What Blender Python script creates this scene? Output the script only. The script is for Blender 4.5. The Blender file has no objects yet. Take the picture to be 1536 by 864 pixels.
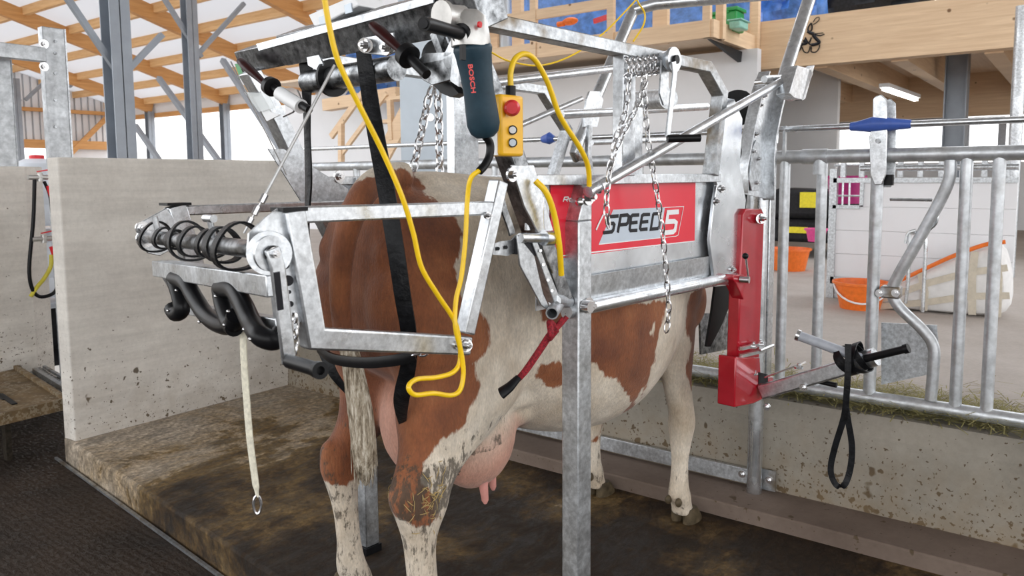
import bpy, math, random
from mathutils import Vector as V3, Matrix
from mathutils.noise import noise as pn
random.seed(7)
S = bpy.context.scene
COL = S.collection
PI = math.pi
# ------------------------------------------------------------------ camera
F, CX, CY, H = 1155., 768., 376., 1.5
phi, pit, roll = math.radians(36.7), math.atan(111/1155.), .0069
fw = V3((math.cos(phi)*math.cos(pit), math.sin(phi)*math.cos(pit), -math.sin(pit)))
r0 = V3((math.sin(phi), -math.cos(phi), 0)); u0 = r0.cross(fw)
c_, s_ = math.cos(roll), math.sin(roll)
RR = c_*r0 - s_*u0; UU = s_*r0 + c_*u0
CAM = V3((0, 0, H))
cd = bpy.data.cameras.new('camera'); co = bpy.data.objects.new('camera', cd); COL.objects.link(co)
cd.sensor_width = 36; cd.lens = 36*F/1536; cd.shift_y = (CY-432)/1536
cd.clip_start = .05; cd.clip_end = 300
m = Matrix((RR, UU, -fw)).transposed().to_4x4(); m.translation = CAM
co.matrix_world = m; S.camera = co
cd.dof.use_dof = True; cd.dof.focus_distance = 2.6; cd.dof.aperture_fstop = 6.3

def ray(x, y): return fw + RR*((x-CX)/F) - UU*((y-CY)/F)
def wz(x, y, z): d = ray(x, y); return CAM + d*((z-H)/d.z)
def wx(x, y, X): d = ray(x, y); return CAM + d*(X/d.x)
def wy(x, y, Y): d = ray(x, y); return CAM + d*(Y/d.y)
# the crush's own frame: u along the cow, v across, origin at the near rear post
O = V3((1.93, 1.2, 0)); AL = math.radians(-6)
EX = V3((math.cos(AL), math.sin(AL), 0)); EY = V3((-math.sin(AL), math.cos(AL), 0))
def loc(p): q = p-O; return V3((q.dot(EX), q.dot(EY), q.z))
def glo(p): return O + EX*p[0] + EY*p[1] + V3((0, 0, p[2]))
def mv(x, y, v): d = ray(x, y); return loc(CAM + d*((v-(CAM-O).dot(EY))/d.dot(EY)))
def mu(x, y, u): d = ray(x, y); return loc(CAM + d*((u-(CAM-O).dot(EX))/d.dot(EX)))

# ------------------------------------------------------------------ materials
def nodes(name):
    m = bpy.data.materials.new(name); m.use_nodes = True
    nt = m.node_tree; b = nt.nodes['Principled BSDF']
    return m, nt, b
def N(nt, t, **k):
    n = nt.nodes.new(t)
    for a, b in k.items():
        if a in n.inputs: n.inputs[a].default_value = b
        else: setattr(n, a, b)
    return n
def ramp(nt, src, stops, interp='LINEAR'):
    r = nt.nodes.new('ShaderNodeValToRGB'); r.color_ramp.interpolation = interp
    e = r.color_ramp.elements
    while len(e) > 1: e.remove(e[-1])
    e[0].position = stops[0][0]; e[0].color = (*stops[0][1], 1)
    for p, c in stops[1:]:
        q = e.new(p); q.color = (*c, 1)
    nt.links.new(src, r.inputs[0]); return r
def g(v): return (v, v, v)
def mixc(nt, fac, a, b, mode='MIX'):
    n = nt.nodes.new('ShaderNodeMix'); n.data_type = 'RGBA'; n.blend_type = mode
    for i, s in ((0, fac), (6, a), (7, b)):
        if isinstance(s, bpy.types.NodeSocket): nt.links.new(s, n.inputs[i])
        else: n.inputs[i].default_value = s if i == 0 else (*s, 1)
    return n.outputs[2]
def coords(nt, scale=(1, 1, 1), kind='Object'):
    tc = nt.nodes.new('ShaderNodeTexCoord'); mp = nt.nodes.new('ShaderNodeMapping')
    mp.inputs['Scale'].default_value = scale
    nt.links.new(tc.outputs[kind], mp.inputs[0]); return mp.outputs[0]
def noise(nt, co, scale, detail=4, rough=.6, out=0, dist=0):
    n = nt.nodes.new('ShaderNodeTexNoise'); n.inputs['Scale'].default_value = scale
    n.inputs['Detail'].default_value = detail; n.inputs['Roughness'].default_value = rough
    n.inputs['Distortion'].default_value = dist
    nt.links.new(co, n.inputs['Vector']); return n.outputs[out]
def bump(nt, b, h, strength=.3, dist=.01):
    n = nt.nodes.new('ShaderNodeBump'); n.inputs['Strength'].default_value = strength
    n.inputs['Distance'].default_value = dist
    nt.links.new(h, n.inputs['Height']); nt.links.new(n.outputs[0], b.inputs['Normal'])
def plain(name, col, rough=.5, metal=0, var=.12, sc=30, bmp=0, coat=0):
    m, nt, b = nodes(name)
    co = coords(nt); n = noise(nt, co, sc)
    r = ramp(nt, n, [(.3, tuple(c*(1-var) for c in col)), (.7, tuple(min(1, c*(1+var)) for c in col))])
    nt.links.new(r.outputs[0], b.inputs['Base Color'])
    b.inputs['Roughness'].default_value = rough; b.inputs['Metallic'].default_value = metal
    b.inputs['Coat Weight'].default_value = coat
    if max(col) < .12: b.inputs['Specular IOR Level'].default_value = .2
    if bmp: bump(nt, b, n, bmp, .004)
    return m
def galv(name, lo, hi, rough=.40, sc=55, dirt=0, metal=.95):
    m, nt, b = nodes(name)
    co = coords(nt)
    n1 = noise(nt, co, sc, 3, .7); n2 = noise(nt, co, 7, 3)
    vo = N(nt, 'ShaderNodeTexVoronoi'); vo.inputs['Scale'].default_value = sc*1.6
    nt.links.new(co, vo.inputs['Vector'])
    sp = ramp(nt, vo.outputs['Distance'], [(0, g(1.0)), (1, g(.78))])
    r = ramp(nt, n1, [(.3, g(lo)), (.5, g((lo+hi)/2)), (.68, g(hi))])
    tint = mixc(nt, .5, r.outputs[0], (.86, .93, 1), 'MULTIPLY')
    c = mixc(nt, .6, tint, sp.outputs[0], 'MULTIPLY')
    if dirt:
        d = ramp(nt, n2, [(.5, g(0)), (.66, g(dirt))])
        c = mixc(nt, d.outputs[0], c, (.2, .15, .09))
    nt.links.new(c, b.inputs['Base Color'])
    rr = ramp(nt, n2, [(.3, g(rough-.1)), (.7, g(rough+.12))])
    nt.links.new(rr.outputs[0], b.inputs['Roughness'])
    b.inputs['Metallic'].default_value = metal
    bump(nt, b, n1, .12, .002)
    return m
def wood(name, a, bb, axis=(1, 1, 1), knots=True):
    m, nt, b = nodes(name)
    co = coords(nt, axis)
    n = noise(nt, co, 3, 6, .65, dist=.6)
    r = ramp(nt, n, [(.3, a), (.7, bb)])
    c = r.outputs[0]
    if knots:
        co2 = coords(nt); vo = N(nt, 'ShaderNodeTexVoronoi'); vo.inputs['Scale'].default_value = 3.2
        nt.links.new(co2, vo.inputs['Vector'])
        k = ramp(nt, vo.outputs['Distance'], [(.05, g(1)), (.09, g(0))])
        c = mixc(nt, k.outputs[0], c, (.2, .1, .04))
    nt.links.new(c, b.inputs['Base Color']); b.inputs['Roughness'].default_value = .6
    return m
def concrete(name, lo, hi, splat=.0, zfade=None, stain=(.07, .045, .02), boards=0):
    m, nt, b = nodes(name)
    co = coords(nt)
    n1 = noise(nt, co, 2.2, 8, .65); n2 = noise(nt, co, 40, 4, .7)
    r = ramp(nt, n1, [(.3, lo), (.7, hi)])
    c = mixc(nt, .25, r.outputs[0], ramp(nt, n2, [(.3, g(.6)), (.6, g(1))]).outputs[0], 'MULTIPLY')
    if boards:
        co3 = coords(nt, (.6, .6, 9)); nb = noise(nt, co3, 2, 5, .7)
        c = mixc(nt, .45, c, ramp(nt, nb, [(.35, g(.72)), (.6, g(1))]).outputs[0], 'MULTIPLY')
    if splat:
        sx = N(nt, 'ShaderNodeSeparateXYZ'); nt.links.new(co, sx.inputs[0])
        mr = N(nt, 'ShaderNodeMapRange'); nt.links.new(sx.outputs[2], mr.inputs[0])
        mr.inputs[1].default_value = zfade[0]; mr.inputs[2].default_value = zfade[1]
        mr.inputs[3].default_value = splat; mr.inputs[4].default_value = 0
        w = noise(nt, co, 9, 3)
        for sc, cut in ((55, .0), (22, .02), (10, .03)):
            nn = noise(nt, co, sc, 2, .55)
            ad = N(nt, 'ShaderNodeMath', operation='ADD'); nt.links.new(nn, ad.inputs[0])
            nt.links.new(mr.outputs[0], ad.inputs[1])
            k = ramp(nt, ad.outputs[0], [(.735+cut, g(0)), (.765+cut, g(.9))])
            c = mixc(nt, k.outputs[0], c, stain)
        ad = N(nt, 'ShaderNodeMath', operation='MULTIPLY'); nt.links.new(mr.outputs[0], ad.inputs[0]); nt.links.new(w, ad.inputs[1])
        k = ramp(nt, ad.outputs[0], [(.03, g(0)), (.14, g(.75))])
        c = mixc(nt, k.outputs[0], c, tuple(x*3 for x in stain))
    nt.links.new(c, b.inputs['Base Color']); b.inputs['Roughness'].default_value = .85
    bump(nt, b, n2, .25, .003)
    return m

M = {}
M['galv'] = galv('galvanised', .45, .82)
M['galvpost'] = galv('galvanised_post', .38, .62, .45, 20, metal=.8)
M['straw'] = plain('straw', (.42, .30, .12), .8)
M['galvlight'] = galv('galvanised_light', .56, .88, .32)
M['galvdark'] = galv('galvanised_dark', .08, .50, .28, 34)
M['galvdirty'] = galv('galvanised_dirty', .34, .62, .42, dirt=.85)
M['tube'] = galv('galvanised_tube', .62, .9, .26, 25)
M['fence'] = galv('galvanised_fence', .52, .78, .42, 20, dirt=.22, metal=.7)
M['steel'] = plain('zinc_steel', (.72, .72, .73), .22, 1, .1)
M['sheet'] = galv('sheet_steel', .66, .85, .24, 6, metal=.9)
M['column'] = plain('grey_painted_steel', (.30, .33, .37), .5, .4, .1, 3)
M['columnlight'] = plain('pale_steel_column', (.52, .58, .64), .45, .4, .06, 4)
M['glulam'] = wood('orange_glulam', (.50, .23, .07), (.68, .36, .13), (.4, .4, 6), False)
M['purlin'] = wood('pale_purlin', (.62, .34, .13), (.80, .52, .26), (.4, .4, 6), False)
M['pine'] = wood('pale_pine', (.68, .47, .29), (.84, .63, .42), (.5, .5, 9))
M['pinelightened'] = wood('deck_underside', (.72, .56, .4), (.86, .7, .54), (.5, 9, .5), False)  # pine lightened in its colour to brighten the dim deck undersides
M['roofpanel'] = plain('roof_panel', (.62, .63, .66), .5, 0, .05, 2)
def roof_mat():
    m, nt, b = nodes('translucent_roof_sheet'); b.inputs['Base Color'].default_value = (.66, .67, .70, 1); b.inputs['Roughness'].default_value = .5
    t = nt.nodes.new('ShaderNodeBsdfTranslucent'); t.inputs[0].default_value = (.75, .77, .8, 1); mx = nt.nodes.new('ShaderNodeMixShader'); mx.inputs[0].default_value = .24
    nt.links.new(b.outputs[0], mx.inputs[1]); nt.links.new(t.outputs[0], mx.inputs[2]); nt.links.new(mx.outputs[0], nt.nodes['Material Output'].inputs[0]); return m
M['roofpanel'] = roof_mat()
M['whitepanel'] = plain('white_panel', (.80, .80, .82), .4, 0, .03, 2)
M['wallwhite'] = plain('white_wall_sheet', (.74, .75, .77), .5, 0, .03, 2)
M['rubber'] = plain('black_rubber', (.007, .007, .008), .34, 0, .3, 40)
M['web'] = plain('black_webbing', (.008, .0085, .010), .38, 0, .6, 35, 1)
M['yellow'] = plain('yellow_cable', (.93, .60, .01), .35, 0, .05)
M['yellowbox'] = plain('yellow_plastic', (.92, .50, .02), .35, 0, .04)
M['red'] = plain('red_paint', (.42, .008, .02), .22, .1, .12, 12, 0, .5)
M['redbutton'] = plain('red_button', (.72, .02, .03), .3)
M['stickerred'] = plain('sticker_red', (.78, .015, .04), .25, 0, .03, 5)
M['stickergrey'] = plain('sticker_grey', (.55, .62, .70), .3, 0, .03)
M['white'] = plain('white', (.86, .87, .88), .4, 0, .03)
M['black'] = plain('black_ink', (.012, .012, .016), .35)
M['bosch'] = plain('blue_grey_plastic', (.022, .048, .068), .42, 0, .15)
M['bosred'] = plain('red_letter', (.75, .03, .02), .4)
M['alu'] = plain('grey_casting', (.55, .54, .52), .35, .7, .15)
M['maroon'] = plain('maroon_handle', (.03, .004, .004), .35, 0, .2)
M['greytube'] = plain('grey_plastic_tube', (.42, .45, .50), .3)
M['blue'] = plain('blue_plastic', (.06, .13, .48), .4)
M['orange'] = plain('orange_plastic', (.85, .18, .02), .4)
M['pink'] = plain('pink_plastic', (.75, .08, .3), .4)
M['magenta'] = plain('magenta_plastic', (.42, .01, .16), .4)
M['green'] = plain('green_plastic', (.02, .28, .06), .4)
M['mint'] = plain('mint_plastic', (.3, .6, .5), .4)
M['yellowlabel'] = plain('yellow_label', (.8, .68, .02), .5)
M['tarp'] = plain('blue_tarp', (.07, .2, .55), .3, 0, .5, 6, .3)
M['rope'] = plain('white_band', (.72, .68, .55), .7, 0, .2, 90, .5)
M['redrope'] = plain('red_rope', (.28, .01, .02), .75, 0, .7, 150, .6)
M['bagwhite'] = plain('big_bag_white', (.74, .73, .72), .7, 0, .08, 14, .5)
M['bagstrap'] = plain('bag_strap_beige', (.60, .54, .44), .8, 0, .1)
M['darkmach'] = plain('dark_machine', (.015, .015, .017), .5, 0, .4)
M['cord'] = plain('steel_cable', (.6, .6, .6), .35, .6)
M['hay'] = plain('hay', (.27, .24, .09), .9, 0, .5, 20)
M['plastictank'] = plain('white_tank', (.72, .76, .82), .4, 0, .05, 3)
M['yellowhose'] = plain('yellow_hose', (.6, .52, .05), .4)
M['teat'] = plain('pink_teat', (.62, .28, .24), .55)
M['maroonear'] = plain('ear_hair', (.25, .085, .03), .8, 0, .3)
M['hoof'] = plain('hoof_horn', (.08, .06, .035), .5, 0, .5, 30)
M['mudcake'] = plain('mud_caked', (.03, .024, .017), .9, 0, .5, 60, .8)
M['muddytread'] = concrete('mud_smeared_tread', (.16, .13, .07), (.42, .39, .33), .3, (-.5, 2))
M['wall'] = concrete('concrete_wall', (.58, .54, .49), (.76, .72, .66), .10, (0, .9), boards=1)
M['curb'] = concrete('concrete_curb', (.22, .20, .165), (.34, .31, .26), .16, (.0, .6))
M['step'] = concrete('concrete_step', (.12, .085, .065), (.20, .15, .12), .1, (-.3, .3))
M['feedfloor'] = concrete('concrete_feed_floor', (.42, .37, .33), (.52, .47, .43))

def floor_mat():
    m, nt, b = nodes('muddy_stall_floor')
    co = coords(nt)
    n1 = noise(nt, co, 1.6, 8, .68, dist=.4); n2 = noise(nt, co, 34, 8, .8); n3 = noise(nt, coords(nt, (1, 2.2, 1)), 6, 8, .78, dist=.5)
    # clean pale strip along the concrete wall (high Y)
    sx = N(nt, 'ShaderNodeSeparateXYZ'); nt.links.new(co, sx.inputs[0])
    mr = N(nt, 'ShaderNodeMapRange'); nt.links.new(sx.outputs[1], mr.inputs[0])
    mr.inputs[1].default_value = 3.0; mr.inputs[2].default_value = 4.4; mr.inputs[3].default_value = -.03; mr.inputs[4].default_value = .27
    ad = N(nt, 'ShaderNodeMath', operation='ADD'); nt.links.new(n1, ad.inputs[0]); nt.links.new(mr.outputs[0], ad.inputs[1])
    r = ramp(nt, ad.outputs[0], [(.44, (.022, .012, .005)), (.50, (.06, .034, .012)), (.56, (.13, .08, .030)), (.62, (.17, .11, .045)), (.65, (.32, .24, .15)), (.8, (.42, .35, .27))])
    c = mixc(nt, .9, r.outputs[0], ramp(nt, n2, [(.34, g(.3)), (.5, g(.9)), (.66, g(1.7))]).outputs[0], 'MULTIPLY')
    c = mixc(nt, .8, c, ramp(nt, n3, [(.36, g(.35)), (.6, g(1.25))]).outputs[0], 'MULTIPLY')
    nt.links.new(c, b.inputs['Base Color'])
    rr = ramp(nt, n3, [(.4, g(.38)), (.6, g(.85))]); nt.links.new(rr.outputs[0], b.inputs['Roughness']); b.inputs['Specular IOR Level'].default_value = .3
    bump(nt, b, n2, .8, .008); return m
M['floor'] = floor_mat()
def alley_mat():
    m, nt, b = nodes('wet_grooved_alley')
    co = coords(nt)
    n1 = noise(nt, co, 2, 5); n2 = noise(nt, coords(nt, (1, .45, 1)), 75, 4, .75)
    cg = coords(nt, (1, .05, 1))
    wv = N(nt, 'ShaderNodeTexWave'); wv.inputs['Scale'].default_value = 9; wv.inputs['Distortion'].default_value = 1.2
    wv.inputs['Detail'].default_value = 3; nt.links.new(cg, wv.inputs['Vector'])
    r = ramp(nt, n1, [(.3, (.016, .009, .005)), (.7, (.055, .032, .018))])
    nt.links.new(r.outputs[0], b.inputs['Base Color'])
    rr = ramp(nt, n2, [(.52, g(.65)), (.6, g(.08))]); nt.links.new(rr.outputs[0], b.inputs['Roughness'])
    ad = N(nt, 'ShaderNodeMath', operation='MULTIPLY_ADD'); nt.links.new(wv.outputs['Fac'], ad.inputs[0]); ad.inputs[1].default_value = .25
    nt.links.new(n2, ad.inputs[2]); b.inputs['Specular IOR Level'].default_value = .2; bump(nt, b, ad.outputs[0], 1, .03); return m
M['alley'] = alley_mat()
def cow_mat():
    m, nt, b = nodes('cow_coat')
    at = N(nt, 'ShaderNodeAttribute'); at.attribute_name = 'patch'
    ud = N(nt, 'ShaderNodeAttribute'); ud.attribute_name = 'skin'
    dt = N(nt, 'ShaderNodeAttribute'); dt.attribute_name = 'dirt'
    co = coords(nt); cl = coords(nt, (1, 1, .35))
    n1 = noise(nt, cl, 26, 4, .65); n2 = noise(nt, co, 5, 4); n3 = noise(nt, cl, 160, 3, .7)
    ad = N(nt, 'ShaderNodeMath', operation='MULTIPLY_ADD')
    nt.links.new(n1, ad.inputs[0]); ad.inputs[1].default_value = .06; nt.links.new(at.outputs['Fac'], ad.inputs[2])
    k = ramp(nt, ad.outputs[0], [(.0275, g(0)), (.034, g(1))])
    br = ramp(nt, n2, [(.3, (.13, .036, .012)), (.55, (.25, .078, .024)), (.75, (.34, .125, .045))])
    wh = ramp(nt, n2, [(.3, (.50, .40, .29)), (.7, (.74, .66, .55))])
    c = mixc(nt, k.outputs[0], wh.outputs[0], br.outputs[0])
    c = mixc(nt, ud.outputs['Fac'], c, (.56, .29, .21))
    n4 = noise(nt, cl, 38, 5, .75)
    mu_ = N(nt, 'ShaderNodeMath', operation='ADD'); nt.links.new(n4, mu_.inputs[0]); nt.links.new(dt.outputs['Fac'], mu_.inputs[1])
    kd = ramp(nt, mu_.outputs[0], [(.66, g(0)), (.74, g(.85))])
    c = mixc(nt, kd.outputs[0], c, (.055, .04, .025))
    c = mixc(nt, .5, c, ramp(nt, n3, [(.3, g(.55)), (.7, g(1.2))]).outputs[0], 'MULTIPLY')
    c = mixc(nt, .5, c, ramp(nt, noise(nt, cl, 14, 5, .7), [(.35, g(.7)), (.6, g(1.15))]).outputs[0], 'MULTIPLY')
    nt.links.new(c, b.inputs['Base Color']); b.inputs['Roughness'].default_value = .75
    b.inputs['Sheen Weight'].default_value = .15
    bump(nt, b, n3, .6, .006); return m
M['cow'] = cow_mat()
def switch_mat():
    m, nt, b = nodes('tail_hair')
    co = coords(nt, (1, 1, .18)); n = noise(nt, co, 90, 4, .7)
    r = ramp(nt, n, [(.35, (.10, .07, .04)), (.5, (.36, .30, .22)), (.65, (.66, .60, .50))])
    nt.links.new(r.outputs[0], b.inputs['Base Color']); b.inputs['Roughness'].default_value = .8
    bump(nt, b, n, .9, .01); return m
M['switch'] = switch_mat()
def glassy(name, col, alpha=.35):
    m, nt, b = nodes(name); b.inputs['Base Color'].default_value = (*col, 1); b.inputs['Roughness'].default_value = .1
    b.inputs['Alpha'].default_value = alpha; return m
M['clear'] = glassy('clear_plastic', (.8, .85, .85), .35)
def emit(name, col, st):
    m, nt, b = nodes(name); b.inputs['Emission Color'].default_value = (*col, 1); b.inputs['Emission Strength'].default_value = st; return m

# ------------------------------------------------------------------ mesh builder
def frame(d):
    d = d.normalized(); a = V3((0, 0, 1)) if abs(d.z) < .9 else V3((1, 0, 0))
    x = d.cross(a).normalized(); return x, x.cross(d).normalized()*-1
class MB:
    def __init__(s): s.v = []; s.f = []; s.marks = []
    def add(s, vs, fs):
        n = len(s.v); s.v += [V3(a) for a in vs]; s.f += [tuple(i+n for i in f) for f in fs]; return s
    def box(s, a, b):
        x0, y0, z0 = a; x1, y1, z1 = b
        return s.add([(x0,y0,z0),(x1,y0,z0),(x1,y1,z0),(x0,y1,z0),(x0,y0,z1),(x1,y0,z1),(x1,y1,z1),(x0,y1,z1)],
                     [(0,3,2,1),(4,5,6,7),(0,1,5,4),(1,2,6,5),(2,3,7,6),(3,0,4,7)])
    def bar(s, a, b, w, h, up=(0, 0, 1)):
        a, b = V3(a), V3(b); d = (b-a).normalized(); up = V3(up)
        x = d.cross(up).normalized()*w/2; y = x.cross(d).normalized()*h/2
        vs = [a-x-y, a+x-y, a+x+y, a-x+y, b-x-y, b+x-y, b+x+y, b-x+y]
        return s.add(vs, [(0,3,2,1),(4,5,6,7),(0,1,5,4),(1,2,6,5),(2,3,7,6),(3,0,4,7)])
    def path(s, pts, w, t, n, closed=False):
        """mitred rectangular bar following pts in a plane of normal n"""
        pts = [V3(p) for p in pts]; n = V3(n).normalized(); k = len(pts); base = len(s.v); vs = []
        for i, p in enumerate(pts):
            d0 = (p-pts[i-1]).normalized() if (i > 0 or closed) else None
            d1 = (pts[(i+1) % k]-p).normalized() if (i < k-1 or closed) else None
            if d0 is None: d0 = d1
            if d1 is None: d1 = d0
            s0 = d0.cross(n); s1 = d1.cross(n); mm = (s0+s1)
            mm = mm.normalized()*(w/2/max(.3, mm.normalized().dot(s0.normalized())))
            for a, b in ((-1, -1), (1, -1), (1, 1), (-1, 1)): vs.append(p+mm*a+n*(t/2*b))
        fs = []
        for i in range(k if closed else k-1):
            j = (i+1) % k
            for q in range(4): fs.append((4*i+q, 4*i+(q+1) % 4, 4*j+(q+1) % 4, 4*j+q))
        if not closed: fs += [(3, 2, 1, 0), tuple(4*(k-1)+q for q in range(4))]
        return s.add(vs, fs)
    def tube(s, pts, r, n=12, closed=False, caps=True, sq=None):
        pts = [V3(p) for p in pts]; k = len(pts); rs = r if isinstance(r, (list, tuple)) else [r]*k
        x = None; vs = []
        for i, p in enumerate(pts):
            if closed: d = (pts[(i+1) % k]-pts[i-1])
            else: d = pts[min(i+1, k-1)]-pts[max(i-1, 0)]
            d.normalize()
            if x is None: x = frame(d)[0]
            x = (x-d*x.dot(d)); x = x.normalized() if x.length > 1e-6 else frame(d)[0]
            y = d.cross(x)
            for q in range(n):
                a = 2*PI*q/n; vs.append(p+(x*math.cos(a)+y*math.sin(a)*(sq or 1))*rs[i])
        fs = []
        for i in range(k if closed else k-1):
            j = (i+1) % k
            for q in range(n): fs.append((i*n+q, i*n+(q+1) % n, j*n+(q+1) % n, j*n+q))
        if caps and not closed: fs += [tuple(range(n-1, -1, -1)), tuple((k-1)*n+q for q in range(n))]
        return s.add(vs, fs)
    def cyl(s, a, b, r, n=16, r2=None): return s.tube([a, b], [r, r2 if r2 is not None else r], n)
    def pipe(s, a, b, r, t, n=16):
        """hollow pipe whose bore can be seen"""
        a, b = V3(a), V3(b); x, y = frame(b-a); vs = []
        for p in (a, b):
            for rr in (r, r-t):
                for q in range(n):
                    an = 2*PI*q/n; vs.append(p+(x*math.cos(an)+y*math.sin(an))*rr)
        fs = []
        for q in range(n):
            w = (q+1) % n
            fs += [(q, w, 2*n+w, 2*n+q), (n+w, n+q, 3*n+q, 3*n+w), (w, q, n+q, n+w), (2*n+q, 2*n+w, 3*n+w, 3*n+q)]
        return s.add(vs, fs)
    def plate(s, poly, t):
        poly = [V3(p) for p in poly]; t = V3(t); k = len(poly)
        vs = poly+[p+t for p in poly]
        fs = [tuple(range(k-1, -1, -1)), tuple(range(k, 2*k))]+[(i, (i+1) % k, k+(i+1) % k, k+i) for i in range(k)]
        return s.add(vs, fs)
    def bolt(s, p, ax, r=.009, h=.008):
        p = V3(p); ax = V3(ax).normalized(); s.marks.append(len(s.v))
        s.tube([p-ax*.004, p+ax*.003], r*1.9, 16); s.tube([p+ax*.003, p+ax*(.003+h)], r*1.15, 6)
        s.tube([p+ax*(.003+h), p+ax*(.003+h*1.7)], r*.6, 10); return s
    def ell(s, c, r, nu=14, nv=9):
        c = V3(c); r = (r, r, r) if isinstance(r, (int, float)) else r; vs = []; fs = []
        for j in range(1, nv):
            t = PI*j/nv
            for i in range(nu):
                a = 2*PI*i/nu; vs.append(c+V3((r[0]*math.sin(t)*math.cos(a), r[1]*math.sin(t)*math.sin(a), r[2]*math.cos(t))))
        for j in range(nv-2):
            for i in range(nu): fs.append((j*nu+i, (j+1)*nu+i, (j+1)*nu+(i+1) % nu, j*nu+(i+1) % nu))
        top = len(vs); vs += [c+V3((0, 0, r[2])), c-V3((0, 0, r[2]))]
        for i in range(nu):
            fs.append((top, i, (i+1) % nu)); b = (nv-2)*nu; fs.append((top+1, b+(i+1) % nu, b+i))
        return s.add(vs, fs)
    def loft(s, rings):
        n = len(rings[0]); vs = [p for r in rings for p in r]; fs = []
        for i in range(len(rings)-1):
            for q in range(n): fs.append((i*n+q, i*n+(q+1) % n, (i+1)*n+(q+1) % n, (i+1)*n+q))
        fs += [tuple(range(n-1, -1, -1)), tuple((len(rings)-1)*n+q for q in range(n))]
        return s.add(vs, fs)
    def chain(s, pts, L=.034, r=.0035, w=.010):
        """welded links along a smoothed path, every other link turned 90 degrees"""
        pts = smooth([V3(p) for p in pts], 12); segs = []; acc = 0; step = L*.74
        tot = sum((pts[i+1]-pts[i]).length for i in range(len(pts)-1)); n = int(tot/step)
        def at(t):
            for i in range(len(pts)-1):
                l = (pts[i+1]-pts[i]).length
                if t <= l: return pts[i]+(pts[i+1]-pts[i])*(t/max(l, 1e-9)), (pts[i+1]-pts[i]).normalized()
                t -= l
            return pts[-1], (pts[-1]-pts[-2]).normalized()
        for i in range(n):
            c, d = at((i+.5)*step); x, y = frame(d)
            if i % 2: x = y
            a = PI/5; 
            ring = []
            for q in range(10):
                an = 2*PI*q/10; ring.append(c+d*(math.cos(an)*L*.5)+x*(math.sin(an)*w))
            s.tube(ring, r, 5, closed=True)
        return s
    def build(s, name, mat, parent=None, bevel=0, smooth_=True, sub=0):
        me = bpy.data.meshes.new(name); me.from_pydata(s.v, [], s.f); me.validate(); me.update()
        import bmesh
        bm = bmesh.new(); bm.from_mesh(me); bmesh.ops.recalc_face_normals(bm, faces=bm.faces); bm.to_mesh(me); bm.free()
        if smooth_:
            me.polygons.foreach_set('use_smooth', [True]*len(me.polygons)); me.set_sharp_from_angle(angle=math.radians(38))
        me.materials.append(M[mat] if isinstance(mat, str) else mat)
        o = bpy.data.objects.new(name, me); COL.objects.link(o)
        if parent: o.parent = parent
        if bevel:
            b = o.modifiers.new('bevel', 'BEVEL'); b.width = bevel; b.segments = 2; b.limit_method = 'ANGLE'; b.angle_limit = math.radians(50)
        if sub:
            b = o.modifiers.new('sub', 'SUBSURF'); b.levels = sub; b.render_levels = sub
        return o
def smooth(pts, k=8):
    pts = [V3(p) for p in pts]
    if len(pts) < 3: return pts
    P = [pts[0]*2-pts[1]]+pts+[pts[-1]*2-pts[-2]]; out = []
    for i in range(1, len(P)-2):
        a, b, c, d = P[i-1:i+3]
        for j in range(k):
            t = j/k; out.append(.5*((2*b)+(c-a)*t+(2*a-5*b+4*c-d)*t*t+(3*b-a-3*c+d)*t**3))
    out.append(P[-2]); return out
def interp(vals, k=8):
    v = [V3((x, 0, 0)) for x in vals]; return [p.x for p in smooth(v, k)]
def tag(o, label=None, cat=None, group=None, kind=None):
    if label: o['label'] = label
    if cat: o['category'] = cat
    if group: o['group'] = group
    if kind: o['kind'] = kind
    return o
def empty(name, p, rz, label, cat, group=None):
    o = bpy.data.objects.new(name, None); COL.objects.link(o); o.location = p; o.rotation_euler = (0, 0, rz)
    o.empty_display_size = .1
    return tag(o, label, cat, group)
def struct(name, mb, mat, parent=None, **k):
    o = mb.build(name, mat, parent, **k)
    if not parent: o['kind'] = 'structure'
    return o
def single(name, mb, mat, label, cat, group=None, p=None, **k):
    """a thing that is one mesh; its origin sits in the crush frame or in the world"""
    o = mb.build(name, mat, **k)
    if p == 'm': o.location = O; o.rotation_euler = (0, 0, AL)
    return tag(o, label, cat, group)
def mthing(name, label, cat, group=None): return empty(name, O, AL, label, cat, group)
def lab(o, t): o['label'] = t; return o

# ------------------------------------------------------------------ the setting
uv = lambda u, v, z: glo((u, v, z))
# stall platform: rear edge runs across behind the cow
EU = -.36
fl = MB().plate([uv(EU, -4, 0), uv(EU, 3.36, 0), (1.95, 4.75, 0), (3.7, 4.75, 0), (3.7, -3, 0), (2.2, -3, 0)], (0, 0, -.35))
struct('floor', fl, 'floor', bevel=.015)
al = MB().box((-6, -5, -.5), (1.9+.9, 14, -.15)); struct('floor_alley', al, 'alley')
struct('trim_1', MB().bar(uv(EU-.02, -1.5, -.14), uv(EU-.02, 3.6, -.14), .014, .012), 'galvdirty')
# low concrete step and curb under the feed fence
struct('trim_2', MB().box((3.17, -3, -.01), (3.44, 2.6, .065)), 'step', bevel=.008)
def prism_y(prof, y0, y1): 
    return MB().plate([(x, y0, z) for x, z in prof], (0, y1-y0, 0))
cu = prism_y([(3.41, .0), (3.44, .38), (3.52, .46), (3.72, .46), (3.72, -.1), (3.41, -.1)], -3, 1.02)
struct('wall_curb', prism_y([(3.42, -.1), (3.45, .39), (3.52, .465), (3.74, .465), (3.74, -.1)], -3, 6), 'curb', bevel=.006)
struct('floor_feed', MB().box((3.7, -8, .2), (30, 40, .42)), 'feedfloor')
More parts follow.
